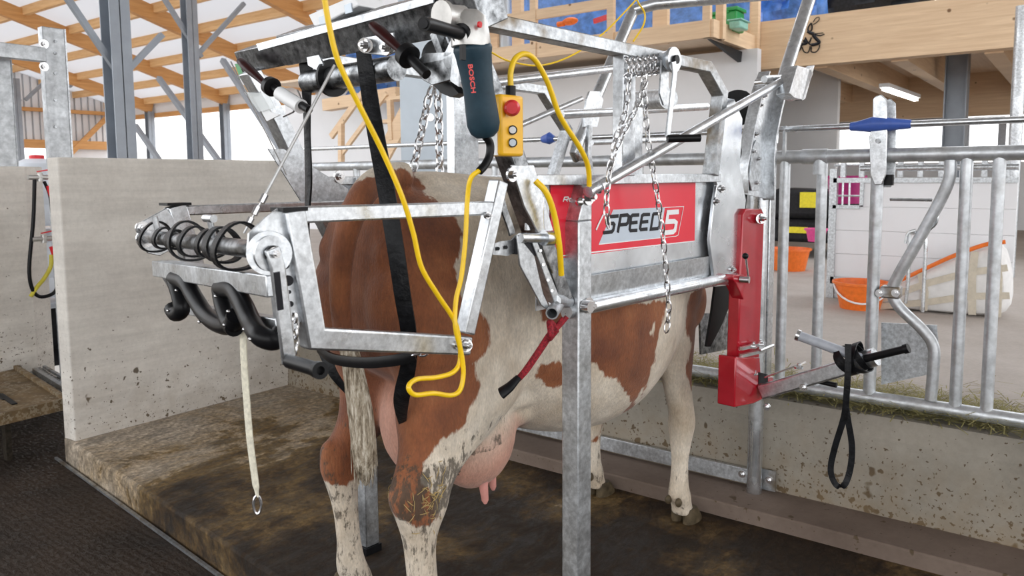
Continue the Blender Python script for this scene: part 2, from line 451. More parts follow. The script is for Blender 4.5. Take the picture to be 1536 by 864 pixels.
# left concrete wall and the second one with the gap between
struct('wall_left', MB().box((1.95, 4.6, -.4), (3.60, 4.74, 1.625)), 'wall', bevel=.008)
struct('wall_back', MB().plate([(0.2, 6.3, -.4), (wy(36, 245, 6.3).x, 6.3, -.4), (wy(62, 245, 6.5).x, 6.5, -.4), (wy(62, 245, 6.5).x, 6.55, -.4), (.2, 6.55, -.4)], (0, 0, 2.0)), 'wall', bevel=.006)

# ------------------------------------------------------------------ barn roof and frame (left)
def roofz(X): return 4.75+.29*(17.3-X)
rp = MB().add([(1, 8.5, roofz(1)), (17.6, 8.5, roofz(17.6)), (17.6, 35, roofz(17.6)), (1, 35, roofz(1))], [(0, 1, 2, 3)])
struct('ceiling', rp, 'roofpanel')
struct('ceiling_stall', MB().box((-9, -9, 6.6), (9.5, 8.2, 6.7)), 'wallwhite')
seams = MB()
for Y in (8.2, 16.3, 21.1, 26.2, 31.6):
    r = MB(); a = V3((1, Y, roofz(1)-.32)); b = V3((17.2, Y, roofz(17.2)-.32)); r.bar(a, b, .2, .42)
    tag(r.build('roof_rafter', 'glulam'), 'orange glued timber rafter sloping down to the open eaves', 'beam', 'sloping rafters of the barn roof')
for i in range(11):
    X = 3.9+i*1.3; r = MB().bar((X, 8.5, roofz(X)-.15), (X, 34.9, roofz(X)-.15), .14, .26)
    tag(r.build('roof_purlin', 'purlin'), 'pale timber purlin crossing the roof rafters under the roof sheets', 'beam', 'purlins of the barn roof')
def icol(x, y, z0, z1, w, rz=0, d=None, name='steel_column', label='', group=None, mat='column', braces=()):
    t = empty(name, (x, y, z0), rz, label, 'column', group); d = d or w; h = z1-z0
    MB().box((-w/2, -d/2, 0), (w/2, -d/2+.016, h)).box((-w/2, d/2-.016, 0), (w/2, d/2, h)).build('flange', mat, t)
    MB().box((-.006, -d/2, 0), (.006, d/2, h)).build('web', mat, t)
    for (h0, dx, dy, hz) in braces:
        MB().bar((0, 0, h0), (dx, dy, h0+hz), .12, .12).build('brace', mat, t)
    return t
def brace_to(col, a, b, w=.1):
    mb = MB().bar(V3(a)-V3(col.location), V3(b)-V3(col.location), w, w); return mb.build('brace', 'column', col)
def az(px): return phi-math.atan((px-CX)/F)
c1 = icol(5.05, 10.05, .3, roofz(5.05)-.5, .26, label='near grey steel roof column beyond the left concrete wall', group=None)
for (a, b) in (((182, 116), (100, -4)), ((182, 115), (243, 52))):
    brace_to(c1, wy(*(a if a[0] > 199.5 else a), 10.05), wy(*b, 10.05), .07)
c2 = icol(9.85, 16.3, .3, roofz(9.85)-.5, .26, label='narrow grey steel roof column right of the nearest one, with forked braces')
for (a, b) in (((302, 86), (245, -4)), ((300, 78), (366, 5))):
    brace_to(c2, wy(*a, 16.3), wy(*b, 16.3), .09)
c3 = icol(12.6, 33, .3, roofz(13.5)-.5, .3, label='thin far grey steel column at the left edge behind the galvanised post')
for (a, b) in (((30, 152), (5, 112)), ((38, 150), (70, 120)), ((104, 130), (150, 86))):
    brace_to(c3, wy(*a, 33), wy(*b, 33), .12)
for (x, y, l) in ((17.1, 31.6, 'eaves column left of the other one in the bright open side'), (17.1, 26.2, 'eaves column right of its pair in the bright open side')):
    icol(x, y, .3, roofz(17.1)-.5, .28, label='short grey steel '+l, group='eaves columns')
for (a, b) in (((238, 117), (322, 233)), ((334, 90), (402, 195)), ((203, 188), (236, 236))):
    p, q = wx(*a, 13.2), wx(*b, 13.2); q = q+(q-p)*((q.z-.35)/max(.1, p.z-q.z))
    tag(MB().bar(p, q, .14, .14).build('wind_brace', 'column'), 'long diagonal steel bracing bar across the open eaves side', 'brace', 'wind braces at the eaves')
# eaves header and curtain side
struct('trim_3', MB().box((17.3, 15, 4.25), (17.5, 35, 4.75)), 'wallwhite')
struct('trim_4', MB().box((17.25, 15, 4.08), (17.5, 35, 4.25)), 'glulam')
# far gable wall
gw = MB()
for i in range(70): gw.box((-2+i*.28, 34.9, 3.0), (-2+i*.28+.2, 35.05, roofz(-2+i*.28)+.3))
gw.plate([(-2, 35, 3.0), (17.5, 35, 3.0), (17.5, 35, roofz(17.5)+.2), (-2, 35, roofz(-2)+.2)], (0, .1, 0))
struct('wall_gable', gw, 'wallwhite')
struct('trim_5', MB().box((-2, 34.6, 2.8), (17, 34.88, 3.15)).box((-2, 34.65, 4.3), (17, 34.88, 4.45)).box((14.55, 34.5, .4), (14.8, 34.6, 5.4)).bar((14.8, 34.62, 2.2), (17, 34.62, 4.4), .1, .2), 'glulam')
struct('wall_gable_lower', MB().box((15.0, 34.95, .4), (17.5, 35.1, 3.0)), 'wallwhite')

# galvanised posts with rail at top left
pl = empty('gate_post', (1.75, 6.6, 1.4), 0, 'big galvanised channel post at the left with a rail running off it', 'post')
def lp(o, p): return V3(p)-V3(o.location)
a = wy(73, 250, 6.62); b = wy(86, 40, 6.62)
a, b = wy(90, 255, 6.62), wy(80, 42, 6.62)
xx = (wy(90, 150, 6.62)+V3((0, 0, 0)))
x0, x1 = wy(68, 150, 6.62).x, wy(101, 150, 6.62).x
MB().box(lp(pl, (x0, 6.6, -.15)), lp(pl, (x1, 6.68, b.z))).build('post', 'galvpost', pl, bevel=.006)
MB().box(lp(pl, (x1, 6.6, -.15)), lp(pl, (x1+.012, 6.85, b.z))).build('flange', 'galv', pl)
for y_ in (62, 80, 110, 150, 190): q = wy(83, y_, 6.6); MB().cyl(lp(pl, q), lp(pl, q)+V3((0, -.008, 0)), .012, 10).build('bolt', 'galvdark', pl)
z0, z1 = wy(30, 90, 6.6).z, wy(30, 68, 6.6).z
MB().box(lp(pl, (.3, 6.55, z0)), lp(pl, (x0, 6.62, z1))).build('rail', 'galvpost', pl, bevel=.005)
bb = MB(); q = wy(66, 100, 6.58); bb.bolt(lp(pl, q), (0, -1, 0), .018, .02); q = wy(66, 66, 6.58); bb.bolt(lp(pl, q), (0, -1, 0), .018, .02); bb.build('bolt', 'steel', pl)
x2, x3 = wy(-8, 150, 6.7).x, wy(20, 150, 6.7).x
single('gate_post', MB().box((x2, 6.7, -.15), (x3, 6.78, wy(8, 88, 6.7).z)).box((x3, 6.7, -.15), (x3+.01, 6.9, wy(8, 88, 6.7).z)), 'galvpost', 'galvanised post at the very left edge under the rail', 'post', bevel=.005)

# tanks, hoses in the gap
def lathe(prof, n=24):
    mb = MB(); rings = [[V3((r*math.cos(2*PI*i/n), r*math.sin(2*PI*i/n), z)) for i in range(n)] for r, z in prof]
    return mb.loft(rings)
for (px, y0, y1, lb) in ((69, 338, 238, 'upper white plastic canister in the gap between the concrete walls'), (70, 445, 352, 'lower white plastic canister in the gap, below the other one')):
    Y = 7.3; b = wy(px, y0, Y); t = wy(px, y1, Y); h = t.z-b.z; r = .22
    o = empty('canister', (b.x, b.y+.1, b.z), 0, lb, 'canister', 'white canisters in the gap')
    lathe([(.02, 0), (r*.9, .0), (r, .03), (r, h*.3), (r*.97, h*.32), (r, h*.35), (r, h*.8), (r*.85, h*.93), (r*.4, h), (.02, h)]).build('tank', 'plastictank', o)
    lathe([(.06, h-.02), (.06, h+.03), (.01, h+.035)]).build('cap', 'redbutton', o)
# rack holding them
rk = empty('canister_rack', (2.9, 7.4, -.1), 0, 'dark steel rack with a shelf holding the white canisters', 'rack')
sh1 = wy(76, 340, 7.3); sh2 = wy(78, 447, 7.3)
for z, nm in ((sh1.z-.03, 'shelf'), (sh2.z-.03, 'shelf')):
    MB().box(lp(rk, (2.55, 7.15, z-.04)), lp(rk, (3.5, 7.7, z))).build(nm, 'greytube', rk)
MB().box(lp(rk, (2.5, 7.72, -.15)), lp(rk, (3.6, 7.75, sh2.z-.05))).build('added_dark_panel', 'darkmach', rk)  # dark sheets added to make the gap below the shelf black
MB().box(lp(rk, (2.5, 7.16, -.12)), lp(rk, (3.5, 7.7, -.08))).build('added_dark_panel', 'darkmach', rk)
for x in (2.6, 3.45):
    for y in (7.2, 7.65): MB().box(lp(rk, (x-.02, y-.02, -.15)), lp(rk, (x+.02, y+.02, 1.45))).build('leg', 'galvdark', rk)
wp = lambda x, y, Y=6.0: wy(x, y, Y)
single('black_hose', MB().tube(smooth([wp(52, 268), wp(50, 330), wp(44, 400), wp(48, 432), wp(60, 445), wp(80, 440), wp(88, 425, 6.1)]), .013, 10), 'rubber', 'long black hose hanging in a loop in the gap between walls', 'hose')
single('black_hose', MB().tube(smooth([wp(66, 272), wp(72, 285), wp(76, 300), wp(80, 330), wp(86, 350, 6.1)]), .011, 10), 'rubber', 'short black hose with a red collar at the upper valve', 'hose')
single('yellow_hose', MB().tube(smooth([wp(77, 382), wp(76, 400), wp(66, 418), wp(56, 430), wp(46, 445)]), .014, 10), 'yellowhose', 'yellow hose below the lower red valve', 'hose')
for (x, y, lb) in ((60, 266, 'red lever water valve at the top of the gap'), (66, 358, 'red lever water valve halfway down the gap')):
    p = wp(x, y, 6.0); o = empty('water_valve', p, 0, lb, 'valve', 'red lever valves in the gap')
    MB().cyl((-.08, 0, 0), (.06, 0, 0), .018).cyl((0, 0, -.03), (0, 0, .03), .02).build('body', 'alu', o)
    MB().bar((-.02, -.01, .04), (.09, -.01, .06), .02, .008).build('lever', 'redbutton', o)
    MB().cyl((.05, 0, -.06), (.07, 0, -.14), .02).build('coupling', 'redbutton', o)
# dirty treadle plate with legs
tp = empty('metal_walkway', (1.6, 5, 0), 0, 'low dirty galvanised platform with slots beside the end of the concrete wall', 'platform')
zz = .13
A_, B_, C_, D_ = wz(24, 553, zz), wz(103, 604, zz), wz(-30, 636, zz), wz(-110, 580, zz)
MB().plate([lp(tp, p) for p in (A_, B_, C_, D_)], (0, 0, -.02)).build('tread', 'muddytread', tp)
MB().bar(lp(tp, B_), lp(tp, C_), .03, .07).bar(lp(tp, A_), lp(tp, B_), .03, .05).build('edge_bar', 'muddytread', tp)
sl = MB()
for k in range(3):
    p0 = wz(2+14*k-30, 585+7*k-8, zz+.004); p1 = wz(24+14*k-30, 600+7*k-8, zz+.004); sl.bar(lp(tp, p0), lp(tp, p1), .03, .006)
sl.build('slot', 'darkmach', tp)
MB().cyl(lp(tp, B_)+V3((-.04, .03, -.01)), lp(tp, B_)+V3((.08, -.02, -.01)), .028).build('pivot', 'galv', tp)
for q in ((16, 640), (-40, 650)):
    p = wz(q[0], q[1], .05); MB().box(lp(tp, (p.x-.03, p.y+.0, -.15)), lp(tp, (p.x+.0, p.y+.05, zz-.02))).build('leg', 'mudcake', tp)
t2 = empty('metal_walkway', (2.1, 5.6, 0), 0, 'narrow dark steel ramp behind, in the gap between the walls', 'ramp')
P_ = [wz(x, y, .1) for x, y in ((50, 560), (100, 545), (104, 572), (100, 590))]
MB().plate([lp(t2, p) for p in (wz(44, 558, .1), wz(60, 550, .1), wz(106, 580, .1), wz(104, 598, .1))], (0, 0, -.03)).build('tread', 'galvdark', t2)
MB().bar(lp(t2, wz(52, 556, .11)), lp(t2, wz(104, 588, .11)), .03, .04).bar(lp(t2, wz(66, 550, .11)), lp(t2, wz(104, 572, .11)), .02, .02).build('rail', 'galvdirty', t2)

# ------------------------------------------------------------------ mezzanine, back wall (right)
XB = 11.0
zb = wx(1291, 91, XB).z; zt = wx(1291, 14, XB).z
struct('trim_6', MB().box((XB, -6, zb), (XB+.24, 6.2, zt)), 'pine')
struct('ceiling_mezzanine', MB().box((XB+.24, -6, zb+.42), (20, 8.5, zb+.52)), 'pinelightened')
for i in range(6):
    Y = [5.15, 4.1, 3.05, 2.05, 1.0, 0][i]
    tag(MB().box((XB+.24, Y-.1, zb-.02), (17.2, Y+.1, zb+.42)).build('floor_joist', 'pine'), 'pale timber joist carrying the upper floor', 'beam', 'joists under the upper floor')
# painted emblem on the beam: loops and brush strokes
em = MB(); ez = XB-.012
def es(pts, r): em.tube(smooth([wx(1180+x*70/756, 10+y*80/864, ez) for x, y in pts], 5), r, 5, sq=1)
es([(430, 250), (470, 190), (520, 170), (525, 210), (480, 260), (430, 290)], .006)
es([(400, 260), (350, 330), (350, 400), (400, 380), (410, 320), (400, 270)], .010)
es([(340, 400), (400, 430), (440, 440)], .022); es([(460, 450), (540, 470), (610, 445)], .008); es([(450, 440), (590, 425)], .006)
es([(430, 460), (480, 520), (530, 580), (470, 610), (400, 620)], .022); es([(400, 500), (370, 580)], .010)
es([(280, 540), (320, 590), (250, 610), (210, 680), (190, 720)], .022); es([(300, 500), (340, 570), (390, 620)], .010)
es([(250, 660), (280, 730), (340, 745), (370, 690), (380, 640)], .008); es([(400, 650), (400, 730), (470, 735), (520, 680), (535, 620)], .008)
tag(em.build('painted_emblem', 'black'), 'black brush drawn emblem of loops on the big pale timber beam', 'emblem')
# header below the joists, back wall with windows
XW = 17.5
hz0 = wx(1300, 183, XW).z; hz1 = wx(1300, 155, XW).z
struct('trim_7', MB().box((XW-.3, -6, wx(1300, 182, XW).z), (XW, 12, zb+.5)), 'pine')
struct('wall_right', MB().box((XW, 4.4, .4), (XW+.2, 5.0, 6)).box((XW, -8, .4), (XW+.2, .9, 6)).box((XW, -8, .4), (XW+.2, 9, 1.72)).box((XW, 5, .4), (XW+.2, 9, 6)), 'wallwhite')
# white wall seen left of the windows
pw = wx(1252, 300, 14.0)
struct('wall_partition', MB().box((14.0, pw.y, .4), (14.15, 9, 4.2)), 'wallwhite')
for i, (a, b) in enumerate(((1256, 1420), (1450, 1502))):
    y0 = wx(a, 200, XW-.05).y; y1 = wx(b, 200, XW-.05).y; z1 = wx(a, 186, XW-.05).z; z0 = wx(a, 245, XW-.05).z
    t = MB().box((XW-.1, y1-.05, z1), (XW, y0+.05, z1+.12)).box((XW-.1, y1-.08, z0-.3), (XW, y1+.05, z1+.1)).box((XW-.1, y0-.05, z0-.3), (XW, y0+.08, z1+.1))
    struct('window_%d' % (i+1), t, 'greytube')
icp = wx(1432, 200, 13.5)
icol(13.5, icp.y, .42, zb+.5, .3, label='dark grey steel column under the upper floor, right of the window', group=None)
icp = wx(1528, 120, 9.5)
single('prop_post', MB().cyl((9.5, icp.y, .42), (9.5, icp.y, zb+.2), .06, 14), 'galv', 'thin galvanised prop with a yellow band at the right edge', 'prop')
lt = empty('tube_light', wx(1350, 140, 13), 0, 'strip light fixed beside a joist under the upper floor', 'light')
a = wx(1326, 128, 12.5); b = wx(1374, 145, 14.3)
MB().bar(lp(lt, a), lp(lt, b), .14, .06).build('housing', 'white', lt)
MB().bar(lp(lt, a)-V3((0, 0, .05)), lp(lt, b)-V3((0, 0, .05)), .06, .04).build('diffuser', emit('added_tube_glow', (1, .97, .92), 14), lt)  # glow added to brighten the timber under the upper floor

# landing with railing at top centre
XL = 9.4
zl = wx(1055, 57, XL).z
ye = wx(1064, 30, XL).y
ld = empty('timber_landing', (XL, ye, zl), 0, 'pale timber landing with rail and posts in front of blue sheeting', 'landing')
MB().box((0, 0, 0), (.06, 8, .22)).build('edge_board', 'pine', ld)
MB().box((0, -.06, 0), (XB-XL, 0, .22)).build('side_board', 'pine', ld)
MB().box((.06, 0, .1), (XB-XL+6, 9, .14)).build('deck', 'pinelightened', ld)
for px in (1060, 916, 800):
    y = wx(px, 30, XL).y-ye; MB().box((-.02, y-.05, 0), (.05, y+.05, 1.4)).build('rail_post', 'pine', ld)
MB().box((.2, -.1, 0), (.3, 0, 1.4)).build('corner_post', 'pine', ld); MB().box((XB-XL-.12, -.1, 0), (XB-XL-.02, 0, 1.4)).build('corner_post', 'pine', ld)
zr = wx(850, 22, XL).z-zl; MB().box((-.01, wx(920, 20, XL).y-ye, zr), (.05, 8, zr+.14)).build('rail', 'pine', ld)
MB().plate([lp(ld, wx(1066, 58, XL)), lp(ld, wx(1124, 82, XB-.1)), lp(ld, wx(1122, 101, XB-.1))], (0, .05, 0)).build('bracket', 'darkmach', ld)
# things stored upstairs
YL = XL+.9
def sheet(x0, x1, y0, y1, X, name, mat, label, cat, group=None, t=.03):
    a, b = wx(x0, y0, X), wx(x1, y1, X); n = 8; vs = []; fs = []
    mb = MB()
    for i in range(n+1):
        for j in range(n+1):
            yy = a.y+(b.y-a.y)*i/n; z = a.z+(b.z-a.z)*j/n; w = .05*math.sin(i*2.1+j*1.3)+.05*math.sin(j*2.9+i)
            vs.append((X+w, yy, z))
    for i in range(n):
        for j in range(n): fs.append((i*(n+1)+j, (i+1)*(n+1)+j, (i+1)*(n+1)+j+1, i*(n+1)+j+1))
    mb.add(vs, fs); o = mb.build(name, mat); s = o.modifiers.new('solid', 'SOLIDIFY'); s.thickness = t
    return tag(o, label, cat, group)
sheet(1128, 735, 50, -60, YL+.9, 'blue_sheeting', 'tarp', 'blue plastic sheeting hung behind the landing rail', 'sheeting')
sheet(595, 520, 152, 60, 9.9, 'blue_sheeting', 'tarp', 'blue plastic sheeting behind the black strap', 'sheeting')
sheet(1240, 1135, 35, -60, XB+.8, 'blue_sheeting', 'tarp', 'dark blue sheeting above the timber beam', 'sheeting')
sheet(1400, 1236, 20, -60, XB+.9, 'dark_sheeting', 'darkmach', 'dark folded sheeting above the timber beam near the top edge', 'sheeting')
for (x, w_, y0, y1, mt, lb, cat, nm) in ((1098, 26, 52, 12, 'green', 'green crate on the landing beside the corner post', 'crate', 'green_crate'),
                                         (1083, 30, 44, 18, 'green', 'green crate behind the landing rail', 'crate', 'green_crate'),
                                         (1108, 18, 57, 30, 'mint', 'mint green bottle shaped can on the landing', 'can', 'mint_can')):
    X = 10.15 if mt == 'green' else 10.0
    a, b = wx(x-w_/2, y0, X), wx(x+w_/2, y1, X)
    o = empty(nm, (X, (a.y+b.y)/2, zl+.16), 0, lb, cat)
    hw = abs(a.y-b.y)/2; hh = b.z-(zl+.16)
    MB().box((-.15, -hw, 0), (.15, hw, hh*.85)).build('body', mt, o, bevel=.02)
    MB().box((-.17, -hw-.02, hh*.85), (.17, hw+.02, hh)).build('rim', mt, o, bevel=.01)
o = empty('drill', wx(855, 32, XL+.75), 0, 'orange power tool hanging against the blue sheeting', 'tool')
MB().ell((0, 0, 0), (.06, .14, .06)).cyl((0, .1, -.02), (0, .22, -.02), .04).build('body', 'orange', o)
o = empty('red_saw', wx(905, 28, XL+.75), 0, 'red handled tool hanging against the blue sheeting, right of the orange one', 'tool')
MB().bar((0, -.16, .03), (0, .16, -.02), .04, .07).build('body', 'redbutton', o)
for (px0, px1, lb) in ((726, 746, 'rough timber stud at the left of the blue sheeting'), (768, 782, 'rough timber stud next to the grey pipe'), (978, 1000, 'timber stud behind the landing rail, by the overhead tube'), (1128, 1141, 'pale timber post standing on the big beam by the landing')):
    X = XL+.35 if px0 < 1100 else XB+.05
    a, b = wx(px0, 100, X), wx(px1, 100, X)
    z0 = zl+.05 if px0 < 1100 else zb+.02
    if px0 > 1100: X -= .14
    tag(MB().box((X, b.y, z0), (X+.08, a.y, z0+2.2)).build('timber_stud', 'pine'), lb, 'stud')
a, b = wx(748, 60, XL+.5), wx(766, 60, XL+.5)
tag(MB().cyl((XL+.5, (a.y+b.y)/2, zl+.1), (XL+.5, (a.y+b.y)/2, zl+2.4), .1).build('grey_pipe', 'columnlight'), 'grey upright pipe between the timber studs upstairs', 'pipe')
# wall under the landing
struct('wall_under_landing', MB().box((XL+1.2, ye-.2, .42), (XL+1.35, 14, zl)), 'wallwhite')
# grey column and stairs behind the cow
cc = V3((4.55, 4.25, .42))
bc = empty('building_column', cc, phi-PI/2, 'wide pale grey steel column standing behind the cow', 'column')
MB().box((-.19, -.01, 0), (.19, .01, 4)).box((-.19, .01, 0), (-.17, .3, 4)).box((.17, .01, 0), (.19, .3, 4)).build('column', 'columnlight', bc, bevel=.004)
MB().cyl((.05, -.01, 1.55), (.05, -.03, 1.55), .03).build('bolt', 'steel', bc)
st = empty('timber_stair', (8.5, 7.5, .42), 0, 'pale timber staircase with handrail behind the black strap', 'stair')
Xs = 8.6
for (a, b, w, nm) in (((497, 205), (560, 118), .1, 'handrail'), ((512, 232), (580, 140), .07, 'handrail'), ((560, 262), (612, 165), .28, 'stringer')):
    MB().bar(lp(st, wx(*a, Xs)), lp(st, wx(*b, Xs)), .05, w).build(nm, 'pine', st)
for (a, b) in (((512, 185), (512, 245)), ((585, 150), (588, 210))):
    MB().bar(lp(st, wx(*a, Xs)), lp(st, wx(*b, Xs)), .08, .08, (1, 0, 0)).build('post', 'pine', st)
for k in range(4):
    p = wx(582-4*k, 150+34*k, Xs); MB().box(lp(st, p)+V3((0, -.35, 0)), lp(st, p)+V3((.3, .2, .05))).build('tread', 'pine', st)
tag(MB().bar(wx(490, 158, Xs+.5), wx(600, 140, Xs+.5), .2, .2).build('floor_beam', 'pine'), 'pale timber floor edge board under the blue sheeting by the strap', 'beam')
struct('wall_far', MB().box((13.2, 6.5, .42), (13.3, 12.5, 3.0)), 'wallwhite')

# ------------------------------------------------------------------ things on the feed floor
ZF = .42
pf = wz(1245, 446, ZF)
pn_ = empty('panel_pen', (pf.x, pf.y, ZF), 0, 'white boarded pen wall in a galvanised frame standing on the feed floor', 'pen wall')
X = pf.x; yr = wx(1520, 400, X).y-pf.y; ztop = wx(1300, 274, X).z-ZF; zbt = wx(1300, 418, X).z-ZF
nb = 4
for k in range(nb):
    h0 = zbt+(ztop-zbt)*k/nb; h1 = zbt+(ztop-zbt)*(k+1)/nb-.0015
    yy = wx(1295, 300, X).y-pf.y if k == nb-1 else 0
    MB().box((0, yr, h0), (.04, yy, h1)).build('board', 'whitepanel', pn_, bevel=.003)
MB().box((-.02, -.03, 0), (.04, .03, ztop+.12)).box((-.02, yr, ztop), (.04, 0, ztop+.04)).box((-.02, yr, zbt-.06), (.04, 0, zbt)).build('frame', 'galv', pn_)
yw = wx(1290, 300, X).y-pf.y; zw = wx(1290, 308, X).z-ZF
MB().box((-.02, yw-.03, zw), (.03, yw, ztop)).box((-.02, yw, zw-.03), (.03, 0, zw)).build('opening_frame', 'galv', pn_)
gr = MB()
for k in range(3):
    z = zw+.08+.13*k; gr.cyl((0, yw, z), (0, 0, z), .008, 8)
for k in range(2): gr.cyl((0, yw*(.35+.25*k), zw), (0, yw*(.35+.25*k), ztop), .008, 8)
gr.build('opening_bar', 'galvlight', pn_)
tr = MB()
for k in range(9): tr.box((-.012, yr*(k+.5)/9-.02, ztop+.045), (.025, yr*(k+.5)/9+.02, ztop+.22))
tr.box((-.02, yr, ztop+.2), (.04, yr*.16, ztop+.24)); tr.cyl((0, yr, ztop+.12), (0, yr*.16, ztop+.12), .025)
tr.build('top_rail', 'galv', pn_)
MB().plate([(0, -.03, 0+zbt-.06), (0, -.35, zbt-.06), (0, -.03, zbt-.22)], (.02, 0, 0)).build('gusset', 'galv', pn_)
pb = wx(1272, 298, X+.25)
def bucket(name, x, y, X_, r0_, r1, h, mat, label, handle=True, base=None):
    p = wx(x, y, X_)
    if base is None: base = p.z
    o = empty(name, (p.x, p.y, base), .3, label, 'bucket', None)
    lathe([(r0_*.2, .003), (r0_, .0), (r1, h), (r1+.015, h), (r1+.015, h-.02), (r1-.006, h-.02), (r0_-.008, .02), (r0_*.2, .02)][:8]).build('tub', mat, o)
    if handle:
        MB().tube([V3((0, r1*math.cos(a), h-.02-r1*.7*math.sin(a))) + V3((-r1*.9*math.sin(a), 0, 0)) for a in [PI*k/12 for k in range(13)]], .008, 6).build('handle', 'white', o)
    return o
bucket('feed_bucket', 1268, 305, X+.35, .13, .16, .25, 'magenta', 'magenta bucket seen through the barred opening of the white pen wall', False)
bk = wz(1290, 462, ZF)
bucket('orange_bucket', 1290, 452, bk.x, .15, .20, .22, 'orange', 'bright orange bucket lying on the floor before the white pen wall', True, ZF)
b2 = wz(1185, 405, ZF)
bucket('orange_bucket', 1184, 405, b2.x, .17, .22, .25, 'orange', 'dull orange tub on the floor in front of the dark machine', False, ZF)
b3 = wz(1215, 370, ZF)
bucket('pink_bucket', 1224, 362, X+1.5, .08, .11, .14, 'pink', 'small pink bucket hooked by the dark machine', False)
# black machine behind the bars
dm = wx(1185, 395, X+3.2)
d = empty('dark_machine', (X+3.2, dm.y, ZF), 0, 'black machine with rounded hood and yellow labels seen between fence bars', 'machine')
MB().box((0, -1.0, .2), (1.2, .7, .5)).build('body', 'darkmach', d, bevel=.05)
MB().plate([(0, -.8, .5), (0, -.75, .75), (0, -.55, .87), (0, .2, .90), (0, .45, .8), (0, .5, .5)], (.9, 0, 0)).build('hood', 'darkmach', d, bevel=.08)
for a, w in (((1214, 300), .24), ((1196, 345), .25)):
    p = wx(*a, X+3.17); q = lp(d, p); MB().box(q+V3((0, -w/2, -.1 if w == .24 else -.04)), q+V3((.02, w/2, .1 if w == .24 else .04))).build('label', 'yellowlabel', d)
for y in (-.7, .4): MB().cyl((.2, y, .25), (.2, y+.15, .25), .25, 20).build('wheel', 'rubber', d)
# wheelbarrow legs, white bucket etc skipped small; big bag with orange rim
bg = wz(1450, 468, ZF)
B = empty('bulk_bag', (bg.x, bg.y, ZF), 0, 'slumped white bulk bag in beige webbing net with orange edging', 'bag')
Xb = pf.x-.06
outl = [(1320, 468), (1322, 440), (1340, 428), (1370, 412), (1400, 398), (1440, 380), (1480, 366), (1508, 360), (1516, 385), (1522, 420), (1520, 455), (1505, 470), (1440, 471), (1380, 467)]
front = [lp(B, wx(x, y, Xb)) for x, y in outl]
for p in front: p.z = max(p.z, .003)
mb = MB(); rings = []
cen = sum(front, V3())/len(front)
for t, s in ((-.34, .7), (-.33, .92), (-.26, 1.0), (-.14, 1.02), (.0, 1.0), (.03, .8), (.04, .45)):
    rings.append([V3((t+Xb-bg.x, cen.y+(p.y-cen.y)*s, max(.0, cen.z+(p.z-cen.z)*s))) for p in front])
mb.loft(rings); mb.build('sack', 'bagwhite', B, sub=1)
ng = MB()
def bagpt(x, y): q = lp(B, wx(x, y, Xb)); q.x = Xb-bg.x-.345; q.z = max(q.z, .02); return q
for ln in ([(1325, 445), (1400, 418), (1460, 402), (1517, 395)], [(1330, 462), (1400, 445), (1460, 436), (1520, 435)], [(1392, 402), (1398, 430), (1396, 465)], [(1470, 372), (1466, 410), (1466, 466)], [(1500, 365), (1504, 410), (1502, 466)]):
    ng.path([bagpt(*q) for q in ln], .05, .012 if abs(ln[0][0]-ln[1][0]) > 20 else .016, (1, 0, 0))
ng.build('webbing_net', 'bagstrap', B)
MB().tube(smooth([bagpt(x, y-2) for x, y in ((1322, 438), (1345, 424), (1400, 398), (1440, 380), (1485, 364), (1514, 360))]), .016, 8).build('orange_edging', 'orange', B)
# hoops by the bag
hp = empty('hoop_stand', (X-.5, 0, ZF), 0, 'thin galvanised wire hoop stand before the white bag', 'stand')
mbh = MB(); Xh = X-.55
mbh.tube(smooth([wx(1384, 468, Xh), wx(1386, 420, Xh), wx(1388, 360, Xh), wx(1378, 352, Xh), wx(1366, 350, Xh), wx(1364, 362, Xh), wx(1362, 420, Xh), wx(1358, 455, Xh)]), .014, 8)
o = mbh.build('hoop', 'galvlight', hp); o.location = -V3(hp.location)
# hay stuff
hb = MB()
for i in range(26000):
    t = random.random()
    y = -1.2+5.2*t; x = 3.76+abs(random.gauss(0, .22))
    if random.random() < .3: y = random.uniform(.0, 1.8); x = 3.55+random.random()*.35
    dens = (1 if .2 < y < 4 else .35)
    if random.random() > dens: continue
    z = (.425 if x > 3.75 else .472)+abs(random.gauss(0, .022))
    a = random.random()*2*PI; l = random.uniform(.03, .09); d_ = V3((math.cos(a), math.sin(a), random.uniform(-.25, .35)))*l
    p = V3((x, y, z)); w = V3((-math.sin(a), math.cos(a), 0))*.0022
    hb.add([p-w, p+w, p+d_+w, p+d_-w], [(0, 1, 2, 3)])
hy = hb.build('hay', 'hay', smooth_=False); tag(hy, 'loose hay lying along the curb behind the feed fence', 'hay', kind='stuff')

# ------------------------------------------------------------------ feed fence
XF = 3.6
fe = empty('feed_fence', (XF, 1.0, .465), 0, 'galvanised headlock feed fence mounted on the concrete curb', 'fence')
fp = lambda x, y, X=XF: lp(fe, wx(x, y, X))
fq = lambda y, z, x=XF: lp(fe, (x, y, z))
MB().cyl(fq(-1.5, 1.58), fq(4.5, 1.58), .030).build('top_tube', 'fence', fe)
MB().cyl(fq(-1.5, .52), fq(4.5, .52), .030).build('bottom_tube', 'fence', fe)
MB().cyl(fq(-1.5, 1.705, XF-.03), fq(4.5, 1.705, XF-.03), .0135).build('locking_rod', 'tube', fe)
def vbar(x, r=.0235):
    y = wx(x, 400, XF).y; MB().cyl(fq(y, .52), fq(y, 1.58), r).build('upright', 'fence', fe); return y
ybars = [vbar(x) for x in (1174, 1229)]; vbar(1443); vbar(1491)
yp = vbar(1311, .026)
for y in (1.28, 1.86, 2.4, 2.8, 3.2, 3.6, 4.0): MB().cyl(fq(y, .52), fq(y, 1.58), .0235).build('upright', 'fence', fe)
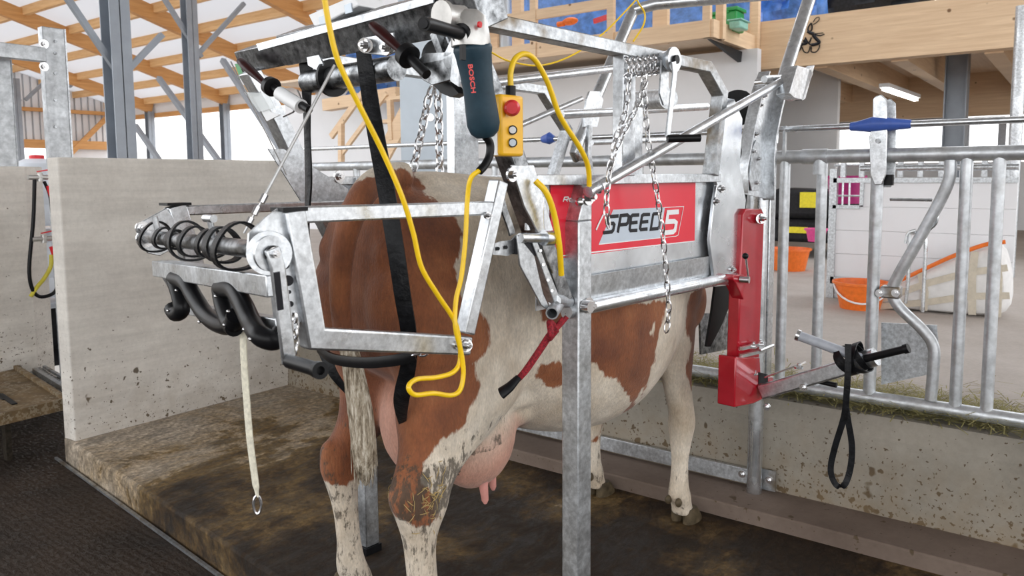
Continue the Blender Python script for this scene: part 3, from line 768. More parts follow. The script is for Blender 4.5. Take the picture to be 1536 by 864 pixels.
MB().pipe(fq(wx(1229, 300, XF).y, 1.50), fq(wx(1229, 300, XF).y, 1.57), .031, .008).pipe(fq(.93, 1.58), fq(1.04, 1.58), .034, .004).build('collar', 'fence', fe)
# bent headlock bar
MB().tube(smooth([fp(x, y) for x, y in ((1426, 240), (1424, 268), (1408, 305), (1372, 370), (1345, 418), (1338, 440), (1350, 462), (1384, 495), (1400, 520), (1400, 555), (1396, 600))], 6), .0235).build('headlock_bar', 'fence', fe)
MB().box(fp(1322, 445)+V3((-.035, 0, 0)), fp(1352, 430)+V3((.035, 0, 0))).build('clamp', 'galvdirty', fe, bevel=.006)
cb = MB(); cb.bolt(fp(1322, 438)+V3((-.036, 0, 0)), (-1, 0, 0)); cb.bolt(fp(1346, 438)+V3((-.036, 0, 0)), (-1, 0, 0)); cb.build('bolt', 'steel', fe)
# lock housing
lk = [(1316, 146), (1325, 143), (1333, 150), (1334, 190), (1333, 245), (1332, 262), (1326, 277), (1315, 277), (1309, 262), (1307, 205), (1312, 190), (1313, 150)]
MB().plate([fp(x, y)+V3((-.045, 0, 0)) for x, y in lk], (.012, 0, 0)).build('lock_plate', 'galvlight', fe, bevel=.003)
MB().plate([fp(x+8, y+4)+V3((.03, 0, 0)) for x, y in lk], (.012, 0, 0)).build('lock_plate', 'galv', fe, bevel=.003)
MB().cyl(fp(1321, 212)+V3((-.06, 0, 0)), fp(1321, 212)+V3((.06, 0, 0)), .010).build('pin', 'galvdark', fe)
MB().box(fp(1325, 278)+V3((0, -.035, 0)), fp(1325, 262)+V3((.03, .0, 0))).build('stop_block', 'rubber', fe)
MB().plate([fp(x, y)+V3((-.03, 0, 0)) for x, y in ((1332, 178), (1339, 178), (1339, 190), (1332, 190))], (.04, 0, 0)).build('orange_catch', 'orange', fe)
for (a, b, c_2) in (((1278, 1312, 1368)), ((836, 829, 818))):
    pts = []
    y0, y1, y2 = wx(a, 200, XF).y, wx(b, 200, XF).y, wx(c_2, 200, XF).y
    mbh = MB().tube([fq(y0, 1.705, XF-.03), fq(y0+(y1-y0)*.25, 1.705, XF-.03), fq(y1, 1.71, XF-.03), fq(y2, 1.705, XF-.03)], [.018, .020, .034, .018], 12)
    mbh.build('rod_grip', 'blue', fe)
for px in (1180, 1330):
    y = wx(px, 215, XF).y; MB().bar(fq(y, 1.58, XF-.03), fq(y, 1.72, XF-.03), .012, .022, (1, 0, 0)).build('rod_guide', 'fence', fe)
MB().cyl(fp(1335, 299), fp(1398, 300), .007, 8).build('stay', 'tube', fe)
MB().tube(smooth([fp(1398, 310), fp(1406, 322), fp(1404, 335), fp(1394, 345)]), .006, 6).tube(smooth([fp(1358, 365), fp(1362, 350), fp(1374, 345)]), .006, 6).build('wire_clip', 'tube', fe)
pd = [(1322, 484), (1405, 488), (1407, 512), (1392, 562), (1322, 577)]
tag(MB().plate([wx(x, y, XF+.09) for x, y in pd], (.012, 0, 0)).build('steel_guard_plate', 'galv'), 'flat galvanised sheet fixed low behind the bent fence bar', 'plate')
# flat rail along the curb foot with bracket
cr = empty('foot_rail', (3.41, 2, .15), 0, 'flat galvanised bar along the foot of the curb', 'rail')
rz0, rz1 = wx(1110, 722, 3.405).z, wx(1110, 700, 3.405).z
ra, rb = wx(1160, 718, 3.405), wx(888, 665, 3.405)
MB().box(lp(cr, (3.395, ra.y+.06, rz0)), lp(cr, (3.415, 2.7, rz1))).build('bar', 'galv', cr, bevel=.002)
MB().box(lp(cr, (3.40, wx(1163, 720, 3.4).y, rz0-.01)), lp(cr, (3.408, wx(1140, 720, 3.4).y, rz0+.085))).build('bracket', 'galvdirty', cr)
bb = MB(); bb.bolt(lp(cr, wx(1113, 711, 3.395)), (-1, 0, 0)); bb.bolt(lp(cr, wx(1153, 720, 3.398)), (-1, 0, 0)); bb.build('bolt', 'steel', cr)

# ------------------------------------------------------------------ the cow (coordinates in the crush frame)
def ering(c, a, b, plane='h', n=28, ex=2.2):
    """one superellipse ring: plane 'h' lies level, plane 'x' stands across the body"""
    out = []
    for i in range(n):
        t = 2*PI*i/n; ct, st = math.cos(t), math.sin(t)
        p = math.copysign(abs(ct)**(2/ex), ct)*a; q = math.copysign(abs(st)**(2/ex), st)*b
        out.append(V3(c)+(V3((p, q, 0)) if plane == 'h' else V3((0, p, q))))
    return out
def body_loft(mb, rows, plane, k=5, ex=2.2):
    cols = list(zip(*rows)); sm = [interp(c, k) for c in cols]
    rings = []
    for r in zip(*sm): rings.append(ering(r[:3], max(r[3], .004), max(r[4], .004), plane, 28, ex))
    mb.loft(rings)
cow_mb = MB()
VC = .52
# trunk: u, v, z, half width, half height
body_loft(cow_mb, [(-.43, .55, 1.20, .08, .10), (-.40, .55, 1.19, .18, .22), (-.32, .55, 1.17, .255, .29), (-.16, .545, 1.14, .295, .345), (.05, .53, 1.10, .305, .39),
                   (.25, VC, 1.03, .335, .455), (.48, .51, 1.00, .385, .49), (.70, .50, 1.00, .385, .485), (.90, .49, 1.03, .33, .445),
                   (1.08, .49, 1.08, .27, .38), (1.22, .49, 1.12, .20, .29), (1.34, .49, 1.15, .13, .21)], 'x', ex=2.3)
# withers, loin ridge, sacrum, hook and pin bones
body_loft(cow_mb, [(-.40, .55, 1.40, .03, .03), (-.30, .55, 1.43, .07, .05), (-.14, .54, 1.47, .10, .05), (.2, .52, 1.46, .10, .04), (.7, .5, 1.44, .09, .05), (1.0, .49, 1.46, .07, .06), (1.2, .49, 1.38, .05, .06)], 'x')
for s in (-1, 1):
    cow_mb.ell((-.0, .52+.24*s, 1.40), (.10, .06, .07)); cow_mb.ell((-.36, .55+.14*s, 1.27), (.07, .05, .07))
    cow_mb.ell((1.02, .49+.235*s, 1.10), (.17, .075, .27)); cow_mb.ell((1.14, .49+.2*s, .96), (.12, .08, .14))
# neck and head lowered through the fence
body_loft(cow_mb, [(1.1, .49, 1.17, .19, .26), (1.35, .49, 1.17, .13, .22), (1.6, .50, 1.16, .105, .17), (1.8, .50, 1.16, .10, .14), (1.92, .50, 1.12, .11, .13), (2.05, .50, 1.04, .09, .11), (2.2, .5, .95, .065, .085), (2.3, .5, .90, .06, .065), (2.34, .5, .88, .03, .04)], 'x')
for s in (-1, 1): cow_mb.ell((1.83, .50+.16*s, 1.22), (.03, .09, .045))
# brisket
cow_mb.ell((1.12, .49, .82), (.17, .13, .16))
# hind legs: z ring rows  u, v, z, ru, rv
def hind(s, du=0, dz=0, w=1, wf=0):
    v = lambda o: .55+s*o
    rows = [(-.14, v(.12), 1.36, .12, .08), (-.17, v(.135), 1.22, .25, .145), (-.17, v(.15), 1.05, .265, .16), (-.10+du*.3, v(.17), .90, .245, .145), (-.12+du*.6, v(.185), .78, .190, .11),
                       (-.18+du*.8, v(.20), .68+dz*.5, .135, .080), (-.255+du, v(.22), .60+dz, .095, .060), (-.295+du, v(.22), .54+dz, .082, .054), (-.295+du, v(.22), .47+dz, .060, .047),
                       (-.285+du, v(.22), .38+dz, .046, .040), (-.275+du, v(.22), .25, .043, .038), (-.27+du, v(.22), .17, .052, .045), (-.255+du, v(.22), .12, .058, .050), (-.235+du, v(.22), .07, .053, .048), (-.225+du, v(.22), .035, .058, .052)]
    # wf widens the thigh and hock towards the front, w the whole lower leg
    rows = [(u+(wf*.9 if .4 < z < .95 else 0), vv, z, a*(w if z < .9 else 1)+(wf if .4 < z < .95 else 0), b*(w if z < .9 else 1)) for u, vv, z, a, b in rows]
    body_loft(cow_mb, rows, 'h', 6)
    cow_mb.ell((-.34+du, v(.22), .585+dz), (.04, .035, .05))
HN, HF = (-.06, .02), (-.02, -.01)
hind(-1, *HN, 1.16, .022); hind(1, *HF)
# front legs
def front(s, du=0, off=.225):
    v = lambda o: .49+s*o
    body_loft(cow_mb, [(1.0, v(.18), 1.1, .14, .07), (1.02, v(.205), .92, .135, .078), (1.04+du, v(.21), .76, .10, .068), (1.05+du, v(.215), .62, .072, .056), (1.055+du, v(off), .50, .060, .052), (1.06+du, v(off), .44, .062, .056), (1.055+du, v(off), .38, .050, .048),
                       (1.05+du, v(off), .28, .039, .036), (1.045+du, v(off), .18, .043, .040), (1.05+du, v(off), .13, .052, .048), (1.07+du, v(off), .075, .046, .044), (1.085+du, v(off), .035, .054, .05)], 'h', 6)
front(-1, 0, .235); front(1, -.02, .215)
# udder with quarters, flank fold
cow_mb.ell((-.02, .42, .64), (.17, .12, .19)); cow_mb.ell((-.02, .63, .64), (.17, .12, .19)); cow_mb.ell((-.16, .54, .70), (.13, .15, .20)); cow_mb.ell((.16, .48, .70), (.16, .16, .10))
body_loft(cow_mb, [(.05, .40, 1.0, .2, .07), (.12, .36, .84, .15, .06), (.14, .34, .72, .10, .04)], 'h')
# tail
tl = smooth([mu(*p) for p in ((612, 262, -.26), (572, 268, -.36), (545, 290, -.46), (524, 335, -.50), (513, 385, -.515), (510, 440, -.515), (514, 490, -.51), (524, 530, -.50), (536, 570, -.49))], 5)
nt_ = len(tl); cow_mb.tube(tl, [.046-.020*i/nt_ for i in range(nt_)], 12)
def bake_cow():
    me = bpy.data.meshes.new('tmp'); me.from_pydata(cow_mb.v, [], cow_mb.f); me.update()
    import bmesh
    bm = bmesh.new(); bm.from_mesh(me); bmesh.ops.recalc_face_normals(bm, faces=bm.faces); bm.to_mesh(me); bm.free()
    o = bpy.data.objects.new('tmp', me); COL.objects.link(o)
    r = o.modifiers.new('r', 'REMESH'); r.mode = 'VOXEL'; r.voxel_size = .0105
    s = o.modifiers.new('s', 'SMOOTH'); s.iterations = 12; s.factor = .6
    dg = bpy.context.evaluated_depsgraph_get(); ev = o.evaluated_get(dg)
    out = bpy.data.meshes.new_from_object(ev, depsgraph=dg); bpy.data.objects.remove(o); bpy.data.meshes.remove(me)
    return out
cm = bake_cow(); cm.name = 'cow'
cow = bpy.data.objects.new('cow', cm); COL.objects.link(cow); cow.location = O; cow.rotation_euler = (0, 0, AL)
cm.materials.clear(); cm.materials.append(M['cow']); cm.polygons.foreach_set('use_smooth', [True]*len(cm.polygons))
tag(cow, 'brown and white dairy cow standing in the galvanised hoof trimming crush', 'cow')
BROWN = [[(-0.805, 1.438), (-0.753, 1.438), (-0.701, 1.437), (-0.633, 1.49), (-0.589, 1.508), (-0.524, 1.532), (-0.5, 1.517), (-0.471, 1.481), (-0.451, 1.451), (-0.419, 1.426), (-0.363, 1.38), (-0.339, 1.33), (-0.346, 1.272), (-0.36, 1.239), (-0.35, 1.175), (-0.328, 1.11), (-0.285, 1.09), (-0.255, 1.05), (-0.259, 0.99), (-0.306, 0.938), (-0.287, 0.861), (-0.319, 0.808), (-0.332, 0.758), (-0.41, 0.723), (-0.456, 0.672), (-0.462, 0.612), (-0.421, 0.556), (-0.423, 0.479), (-0.479, 0.475), (-0.526, 0.503), (-0.555, 0.524), (-0.584, 0.514), (-0.683, 0.437), (-0.693, 0.495), (-0.75, 0.466), (-0.839, 0.481), (-0.894, 0.508), (-0.949, 0.534), (-0.945, 0.592), (-0.941, 0.649), (-0.937, 0.706), (-0.933, 0.763), (-0.929, 0.82), (-0.925, 0.877), (-0.921, 0.933), (-0.832, 1.053), (-0.829, 1.102), (-0.825, 1.15), (-0.822, 1.199), (-0.818, 1.247), (-0.815, 1.295), (-0.812, 1.343), (-0.808, 1.391)], [(0.069, 1.069), (0.101, 1.049), (0.173, 1.049), (0.249, 1.048), (0.321, 1.041), (0.401, 1.03), (0.367, 0.992), (0.323, 0.925), (0.357, 0.867), (0.354, 0.799), (0.319, 0.767), (0.295, 0.646), (0.263, 0.65), (0.233, 0.703), (0.19, 0.772), (0.137, 0.795), (0.104, 0.851), (0.066, 0.869), (0.04, 0.968)], [(0.554, 1.02), (0.623, 1.033), (0.691, 1.046), (0.697, 0.963), (0.703, 0.88), (0.71, 0.796), (0.699, 0.708), (0.673, 0.632), (0.646, 0.556), (0.588, 0.6), (0.559, 0.672), (0.576, 0.784), (0.533, 0.912)], [(-0.11, 0.833), (-0.091, 0.881), (-0.026, 0.876), (0.011, 0.828), (0.001, 0.786), (-0.07, 0.778)], [(0.176, 0.273), (0.254, 0.326), (0.245, 0.598), (0.286, 0.686), (0.293, 0.602), (0.229, 0.509), (0.239, 0.276)], [(-0.106, 1.09), (-0.039, 1.119), (0.008, 1.042), (-0.051, 1.0), (-0.092, 1.028)], [(0.361, 1.031), (0.401, 1.03), (0.37, 0.915), (0.351, 0.841), (0.336, 0.762), (0.316, 0.633), (0.303, 0.772), (0.325, 0.874), (0.342, 0.953)]]
def seg_d(px, py, ax, ay, bx, by):
    dx, dy = bx-ax, by-ay; t = max(0, min(1, ((px-ax)*dx+(py-ay)*dy)/(dx*dx+dy*dy+1e-12)))
    return math.hypot(px-ax-dx*t, py-ay-dy*t)
def sdf(poly, x, y):
    d = 9; ins = False; n = len(poly)
    for i in range(n):
        ax, ay = poly[i]; bx, by = poly[(i+1) % n]; d = min(d, seg_d(x, y, ax, ay, bx, by))
        if (ay > y) != (by > y) and x < (bx-ax)*(y-ay)/(by-ay)+ax: ins = not ins
    return d if ins else -d
# coat pattern seen square to the flank and rump: an oblique level direction in the cow's own frame
PD = V3((.72, .694, 0)); PS = V3((.694, -.72, 0))
def coat(p, nrm):
    a = p.dot(PS); b = p.z
    if nrm.dot(PD) < .12:
        val = max(-.06, min(.06, max(sdf(q, a, b) for q in BROWN)))
    else:
        w = V3((p.x*1.9+3, p.y*1.9, p.z*1.9)); val = (pn(w)+.25)*.12
        if p.z < .6 or p.z > 1.44: val = -.04
        if p.x < .05 and p.z > .62: val = .05
        if p.x > 1.5: val = .05 if p.x < 2.2 and abs(p.y-.5) > .045 else -.05
    return val
if BROWN:
    at = cm.attributes.new('patch', 'FLOAT', 'POINT'); sk = cm.attributes.new('skin', 'FLOAT', 'POINT'); di = cm.attributes.new('dirt', 'FLOAT', 'POINT')
    A, B1, D1 = [], [], []
    for v in cm.vertices:
        p = v.co; A.append(coat(p, v.normal))
        # bare pink skin of the udder and the inside of the thighs
        e = 1-(((p.x+.0)/.27)**2+((p.y-.52)/.25)**2+((p.z-.58)/.24)**2)
        k = max(0, min(1, e*3)); 
        if abs(p.y-.53) < .14 and p.z < .88 and p.z > .5 and p.x < .2: k = max(k, min(1, (.14-abs(p.y-.53))*14)*max(0, min(1, (.88-p.z)*8)))
        B1.append(k)
        if p.x < .02 and p.z < .75 and abs(p.y-.53) > .12: d = .14 if p.z < .62 else .09
        elif p.z < .30: d = .10
        else: d = -.06
        if p.x < .0 and p.z < .66 and p.z > .50 and p.y < .5: d += .10
        if p.z > .75: d = -.12
        if ((p.x+.0)/.25)**2+((p.y-.52)/.22)**2+((p.z-.58)/.2)**2 < 1 and p.x > -.14: d = -.12
        D1.append(d)
    at.data.foreach_set('value', A); sk.data.foreach_set('value', B1); di.data.foreach_set('value', D1)
# hooves, teats, tail switch
def hoof(c, name='hoof'):
    mb = MB()
    for s in (-1, 1):
        cc = V3(c)+V3((0, s*.029, 0)); rings = []
        for z, a, b, dx in ((0, .062, .029, .014), (.02, .058, .028, .010), (.045, .048, .026, .0), (.065, .036, .022, -.006)):
            rings.append(ering(cc+V3((dx, 0, z)), a, b, 'h', 16, 2.3))
        mb.loft(rings)
    return mb.build(name, 'hoof', cow)
hoof((-.235+HN[0], .33, 0)); hoof((-.235+HF[0], .77, 0)); hoof((1.10, .255, 0)); hoof((1.08, .705, 0))
dcl = MB()
for (u, v) in ((-.305+HN[0], .33), (-.305+HF[0], .77), (1.0, .255), (.98, .705)):
    for s in (-1, 1): dcl.ell((u, v+s*.025, .115), (.016, .014, .02))
lab(dcl.build('dewclaw', 'hoof', cow), 'small grey dewclaws behind the fetlocks')
for (x, y, z) in ((-.03, .37, .47), (.06, .42, .475), (-.08, .62, .47), (.05, .66, .475)):
    lab(MB().tube([(x, y, z+.05), (x, y, z), (x+.003, y-.004, z-.05), (x+.004, y-.004, z-.062)], [.020, .016, .012, .006], 12).build('teat', 'teat', cow), 'pink teat')
for s in (-1, 1):
    MB().ell((2.0, .50+.088*s, 1.09), (.020, .012, .018)).build('eye', 'black', cow)
    MB().ell((1.84, .50+.20*s, 1.21), (.022, .085, .045)).build('ear', 'maroonear', cow)
MB().ell((2.32, .50, .885), (.045, .062, .055)).build('muzzle', 'teat', cow)
sw_ = MB(); sp = smooth([mu(*p) for p in ((514, 488, -.51), (524, 525, -.505), (533, 570, -.50), (541, 620, -.49), (546, 670, -.48), (547, 705, -.47), (549, 727, -.46))], 6)
k = len(sp); sw_.tube(sp, [max(.004, r) for r in interp([.024, .027, .031, .036, .036, .027, .006], 6)][:k], 18)
for i in range(240):
    t0 = random.random(); j = int(t0*(k-8)); c = sp[j]; a = random.random()*2*PI
    rr = .020+.012*math.sin(min(1, j/k)*PI); off = V3((math.cos(a), math.sin(a), 0))*rr
    e = sp[min(k-1, j+7+random.randint(0, 3))]+off*random.uniform(.7, 1.25); 
    sw_.tube([c+off, (c+e)*.5+off*.55, e], [.0026, .0022, .0006], 4)
lab(sw_.build('tail_switch', 'switch', cow), 'long pale muddy tail hair')
from mathutils.bvhtree import BVHTree
bv = BVHTree.FromPolygons([v.co.copy() for v in cm.vertices], [tuple(p.vertices) for p in cm.polygons])
st_ = MB()
for i in range(60):
    q = V3((random.uniform(-.42, -.30), random.uniform(.18, .34), .56+random.gauss(0, .045)))
    c, nr, _, d = bv.find_nearest(q)
    if c is None: continue
    t = nr.cross(V3((random.uniform(-1, 1), random.uniform(-1, 1), random.uniform(-1, 1)))).normalized()*random.uniform(.006, .018)
    st_.tube([c-t+nr*.001, c+nr*.004, c+t+nr*.002], [.0009, .0013, .0008], 4)
tag(st_.build('caked_straw', 'straw', cow), 'bits of straw stuck in mud on the hock', kind='stuff')

# ------------------------------------------------------------------ the crush
K = mthing('trimming_crush', 'galvanised steel hoof trimming crush around the cow with red side panel', 'crush')
def kb(mb, name, mat, lb=None, **k):
    if name == 'bolt' and len(mb.marks) > 1:
        ms = [0]+mb.marks[1:]+[len(mb.v)]
        for a, b in zip(ms[:-1], ms[1:]):
            m_ = MB(); m_.v = mb.v[a:b]; m_.f = [tuple(i-a for i in f) for f in mb.f if a <= f[0] < b]; o = m_.build(name, mat, K, **k)
        return o
    o = mb.build(name, mat, K, **k)
    if lb: o['label'] = lb
    return o
NV = (0, 1, 0)
WV = 1.03
# rear posts (square tube, near one with a tall bevelled head)
kb(MB().box((-.032, -.032, 0), (.032, .032, 1.37)).plate([(-.032, -.032, 1.37), (.032, -.032, 1.37), (.032, -.032, 1.475), (.008, -.032, 1.475)], (0, .064, 0)), 'post', 'galv', bevel=.004)
kb(MB().box((-.032, WV, .03), (.032, WV+.064, 1.5)), 'post', 'galv', bevel=.004)
kb(MB().box((-.038, WV-.006, 0), (.038, WV+.07, .03)), 'rubber_foot', 'rubber')
b = MB(); 
for z in (1.12, 1.44): b.bolt((.012, -.034, z), (0, -1, 0), .013, .014)
b.cyl((-.01, -.034, 1.12), (-.01, -.06, 1.12), .018); kb(b, 'bolt', 'steel')
kb(MB().ell((-.012, -.02, 1.425), .014).tube([(.0, -.05, 1.46), (.03, -.06, 1.46)], .012), 'pivot', 'steel')
# near side panel
def side(v0, sgn, name):
    mb = MB()
    mb.box((-.19, v0-.012, 1.475), (.86, v0+.022, 1.505))
    kb(mb, 'top_rail', 'galvlight', bevel=.002)
    kb(MB().cyl((-.05, v0, 1.105), (1.0, v0, 1.105), .022), 'bottom_tube', 'tube')
    kb(MB().plate([(-.05, v0, 1.20), (.86, v0, 1.20), (.86, v0-.01*sgn, 1.12), (-.05, v0-.01*sgn, 1.12)], (0, .004, 0)), 'kick_strip', 'galvlight')
    kb(MB().box((-.16, v0+.02, 1.12), (.97, v0+.024, 1.49)), 'side_sheet', 'sheet')
side(.0, -1, 'near'); side(WV+.03, 1, 'far')
# red sticker with lettering
def rect(mb, u0, z0, u1, z1, v, sh=0):
    mb.plate([(u0+sh*(z0-1.37), v, z0), (u1+sh*(z0-1.37), v, z0), (u1+sh*(z1-1.37), v, z1), (u0+sh*(z1-1.37), v, z1)], (0, .0012, 0)); return mb
st = kb(rect(MB(), mv(826, 300, .017).x, 1.262, mv(1043, 300, .017).x, mv(826, 276, .017).z, .0172), 'sticker', 'stickerred', 'red sticker with grey band and racing lettering')
def onst(mb, name, mat, lb=None):
    o = mb.build(name, mat, st, smooth_=False)
    if lb: o['label'] = lb
    return o
vv = .0165
def SP(x, y): p = mv(820+x/6.4, 270+y/6.4, vv); return p
onst(MB().plate([SP(500, 620), SP(640, 285), SP(1135, 262), SP(1090, 558)], (0, .0012, 0)), 'band', 'stickergrey')
onst(MB().plate([SP(35, 725), SP(190, 720), SP(500, 682), SP(1420, 582), SP(1420, 590), SP(500, 694), SP(190, 731), SP(35, 736)], (0, .0012, 0)).plate([SP(500, 622), SP(1090, 558), SP(1091, 552), SP(500, 612)], (0, -.0008, 0)), 'edge_line', 'white')
vv = .0155
def strokes(polys, w, name, mat, lb):
    mb = MB()
    for pl_ in polys: mb.path([SP(*p) for p in pl_], w, .0012, (0, 1, 0))
    return onst(mb, name, mat, lb)
Wd = .0115
# letters of SPEED drawn from their photographed corners, slanting to the right
LT = [[(690, 345), (605, 352), (590, 372), (585, 405), (598, 418), (640, 416), (650, 430), (640, 480), (625, 498), (545, 506)],
      [(683, 505), (712, 342), (775, 335), (790, 350), (780, 410), (765, 425), (705, 430)],
      [(888, 335), (825, 338), (812, 352), (798, 470), (806, 486), (870, 482)], [(806, 412), (872, 405)],
      [(992, 330), (930, 332), (916, 345), (898, 462), (906, 476), (968, 470)], [(908, 405), (975, 398)],
      [(1024, 326), (1080, 322), (1092, 336), (1082, 450), (1066, 466), (1000, 472), (1024, 326)]]
strokes(LT, Wd, 'lettering', 'black', 'black slanted word SPEED')
strokes([[(1268, 305), (1165, 312), (1152, 400), (1226, 396), (1244, 412), (1232, 480), (1214, 498), (1122, 508)]], .0165, 'lettering', 'white', 'white slanted figure 5')
strokes([[(1130, 264), (1316, 254), (1262, 528), (1240, 540), (1092, 556)]], .0022, 'outline', 'white', 'white thin outline round the figure 5')
strokes([[(158, 208), (172, 165), (205, 163), (210, 175), (200, 186), (166, 188)], [(185, 188), (200, 206)], [(222, 178), (245, 176), (243, 200), (222, 205), (215, 192), (222, 178)], [(272, 175), (250, 178), (252, 190), (266, 192), (264, 204), (240, 206)]], .0035, 'lettering', 'white', 'white letters Ros')
onst(MB().path([SP(475, 480), SP(500, 420), SP(560, 300)], .006, .0012, (0, 1, 0)), 'swoosh', 'white')
# overhead side frames: rail, bent front end, upright
for v0 in (.0, WV):
    s = 0 if v0 == 0 else 1
    kb(MB().path([(-.40, v0, 1.89), (.745, v0, 1.885), (.86, v0, 1.80), (.80, v0, 1.50)] if s == 0 else [(-.40, v0, 1.93), (1.05, v0, 1.91), (1.24, v0, 1.73), (1.13, v0, 1.50)], .038, .05, NV), 'overhead_frame', 'galvdirty' if s == 0 else 'galv', bevel=.003)
kb(MB().box((.205, -.02, 1.50), (.275, .02, 1.875)), 'upright', 'galvlight', bevel=.003)
kb(MB().box((.27, .01, 1.50), (.36, .016, 1.72)), 'upright_plate', 'galv')
u_ = (mv(677, 200, WV).x, mv(713, 200, WV).x)
kb(MB().box((u_[0], WV-.02, 1.48), (u_[1], WV+.03, 1.88)), 'upright', 'galvlight', bevel=.003)
# slanted rear arms
for v0 in (0, WV):
    pts = [(-.46, v0, 1.86), (-.36, v0, 1.70), (-.22, v0, 1.42), (-.08, v0, 1.14)]
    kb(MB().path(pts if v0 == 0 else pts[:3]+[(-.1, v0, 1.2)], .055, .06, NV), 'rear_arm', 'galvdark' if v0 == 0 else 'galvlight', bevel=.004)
kb(MB().plate([(-.32, -.035, 1.53), (-.23, -.035, 1.53), (-.14, -.035, 1.33), (-.20, -.035, 1.33), (-.27, -.035, 1.42)], (0, .006, 0)), 'hinge_plate', 'galvlight', bevel=.002)
b = MB(); b.bolt(mv(768, 262, -.035), (0, -1, 0), .010, .010); kb(b, 'bolt', 'steel')
kb(MB().plate([(-.42, WV-.03, 1.60), (-.36, WV-.03, 1.60), (-.1, WV-.03, 1.46), (-.08, WV-.03, 1.35), (-.3, WV-.03, 1.42)], (0, -.006, 0)), 'hinge_plate', 'galv')
b = MB(); b.bolt(mv(509, 265, WV-.04), (0, -1, 0), .012, .01); kb(b, 'bolt', 'steel')
# adjusting channel beside the near post with its locking pin and pipe end
ch = [mv(x, y, -.03) for x, y in ((795, 350), (822, 350), (850, 428), (850, 455), (826, 470), (818, 450))]
kb(MB().plate([mv(x, y, -.045) for x, y in ((776, 352), (802, 384), (815, 440), (828, 470), (812, 458), (780, 398))], (0, .006, 0)).plate([mv(x, y, -.02) for x, y in ((800, 358), (818, 352), (849, 435), (838, 452))], (0, .006, 0)).plate([mv(x, y, -.045) for x, y in ((798, 362), (806, 362), (842, 452), (834, 460))], (0, .03, 0)), 'adjusting_channel', 'galv', bevel=.002)
hl = MB()
for (x, y) in ((811, 376), (815, 397), (822, 420), (828, 436)): hl.cyl(mv(x, y, -.047), mv(x, y, -.051), .004, 10)
kb(hl, 'weld_dot', 'steel')
p = mv(826, 470, -.06); q = mv(845, 450, .0)
kb(MB().pipe(mv(828, 470, -.07), mv(842, 448, .0), .018, .004), 'pipe_end', 'galv')
kb(MB().cyl(mv(832, 452, -.04), mv(852, 452, -.0), .019), 'cross_pin', 'tube')
kb(MB().cyl(mv(780, 357, -.05), mv(826, 357, -.04), .013).cyl(mv(815, 357, -.05), mv(828, 357, -.05), .021), 'locking_pin', 'tube')
kb(MB().cyl(mv(814, 345, -.03), mv(814, 296, -.03), .006).cyl(mv(792, 345, -.0), mv(792, 292, -.0), .011), 'guide_rod', 'tube')
kb(MB().plate([mv(x, y, -.04) for x, y in ((780, 358), (800, 362), (806, 384), (779, 382))], (0, .03, 0)), 'slot_block', 'black')
# curved perforated quadrant
qd = [mv(x, y, -.02) for x, y in ((741, 366), (752, 362), (768, 360), (775, 352), (779, 352), (777, 376), (762, 384), (740, 382))]
kb(MB().plate(qd, (0, .005, 0)), 'quadrant', 'galv'); hl = MB()
for (x, y) in ((747, 373), (759, 371), (774, 365)): hl.cyl(mv(x, y, -.022), mv(x, y, -.026), .005, 12)
kb(hl, 'quadrant_hole', 'darkmach')
kb(MB().path(smooth([mv(x, y, -.015) for x, y in ((752, 300), (757, 318), (765, 340), (768, 352))], 4), .02, .006, NV), 'quadrant_arm', 'galvdark')
# rear overhead beam: square tube set on edge, in three welded lengths
def beam(v0, v1, side_, u=-.43, z=1.905, a=math.radians(24)):
    e1 = V3((math.cos(a), 0, math.sin(a)))*side_/2; e2 = V3((-math.sin(a), 0, math.cos(a)))*side_/2
    c = V3((u, 0, z)); vs = []
    ring = lambda v: [c+V3((0, v, 0))+e1*i+e2*j for i, j in ((-1, -1), (1, -1), (1, 1), (-1, 1))]
    return MB().loft([ring(v0), ring(v1)])
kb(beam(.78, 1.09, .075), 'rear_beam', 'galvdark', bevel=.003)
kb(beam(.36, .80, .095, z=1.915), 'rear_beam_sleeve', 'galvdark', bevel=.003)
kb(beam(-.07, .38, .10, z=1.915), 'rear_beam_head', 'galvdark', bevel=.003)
kb(MB().plate([mu(x, y, -.50) for x, y in ((384, 66), (650, -8), (650, 4), (388, 76))], (.004, 0, 0)), 'beam_lip', 'galv')
# strap roller under the beam
kb(MB().cyl((-.42, .30, 1.80), (-.42, .74, 1.80), .035, 24), 'strap_roller', 'galvdark')
for v in (.60, .12): kb(MB().tube([(-.42, v, 1.80), (-.42, v+.012, 1.80)], .056, 28), 'roller_flange', 'rubber')
kb(MB().plate([mu(x, y, -.50) for x, y in ((541, 57), (590, 48), (592, 78), (580, 84), (545, 80))], (.006, 0, 0)), 'roller_bracket', 'galvlight', bevel=.002)
b = MB(); b.tube([mu(548, 68, -.505), mu(548, 68, -.52)], .020, 20); b.bolt(mu(548, 68, -.52), (-1, 0, 0), .009, .01); b.bolt(mu(580, 72, -.505), (-1, 0, 0), .010, .01); kb(b, 'bolt', 'steel')
kb(MB().plate([mu(x, y, -.46) for x, y in ((456, 60), (466, 58), (484, 95), (480, 108), (462, 98))], (.006, 0, 0)), 'beam_gusset', 'galv')
# longitudinal tubes between front and rear (far side and middle)
def vt(a, b, v, r, nm='side_tube', mat='tube', v2=None):
    return kb(MB().cyl(mv(*a, v), mv(*b, v if v2 is None else v2), r), nm, mat)
vt((735, 125), (922, 103), .72, .0165)
vt((842, 172), (1060, 160), .62, .0185)
vt((888, 214), (1005, 210), .58, .011)
vt((740, 205), (872, 148), .95, .014)
kb(MB().cyl(mv(940, 152, .35), mv(1003, 148, .05), .036, 20), 'winch_drum', 'galv')
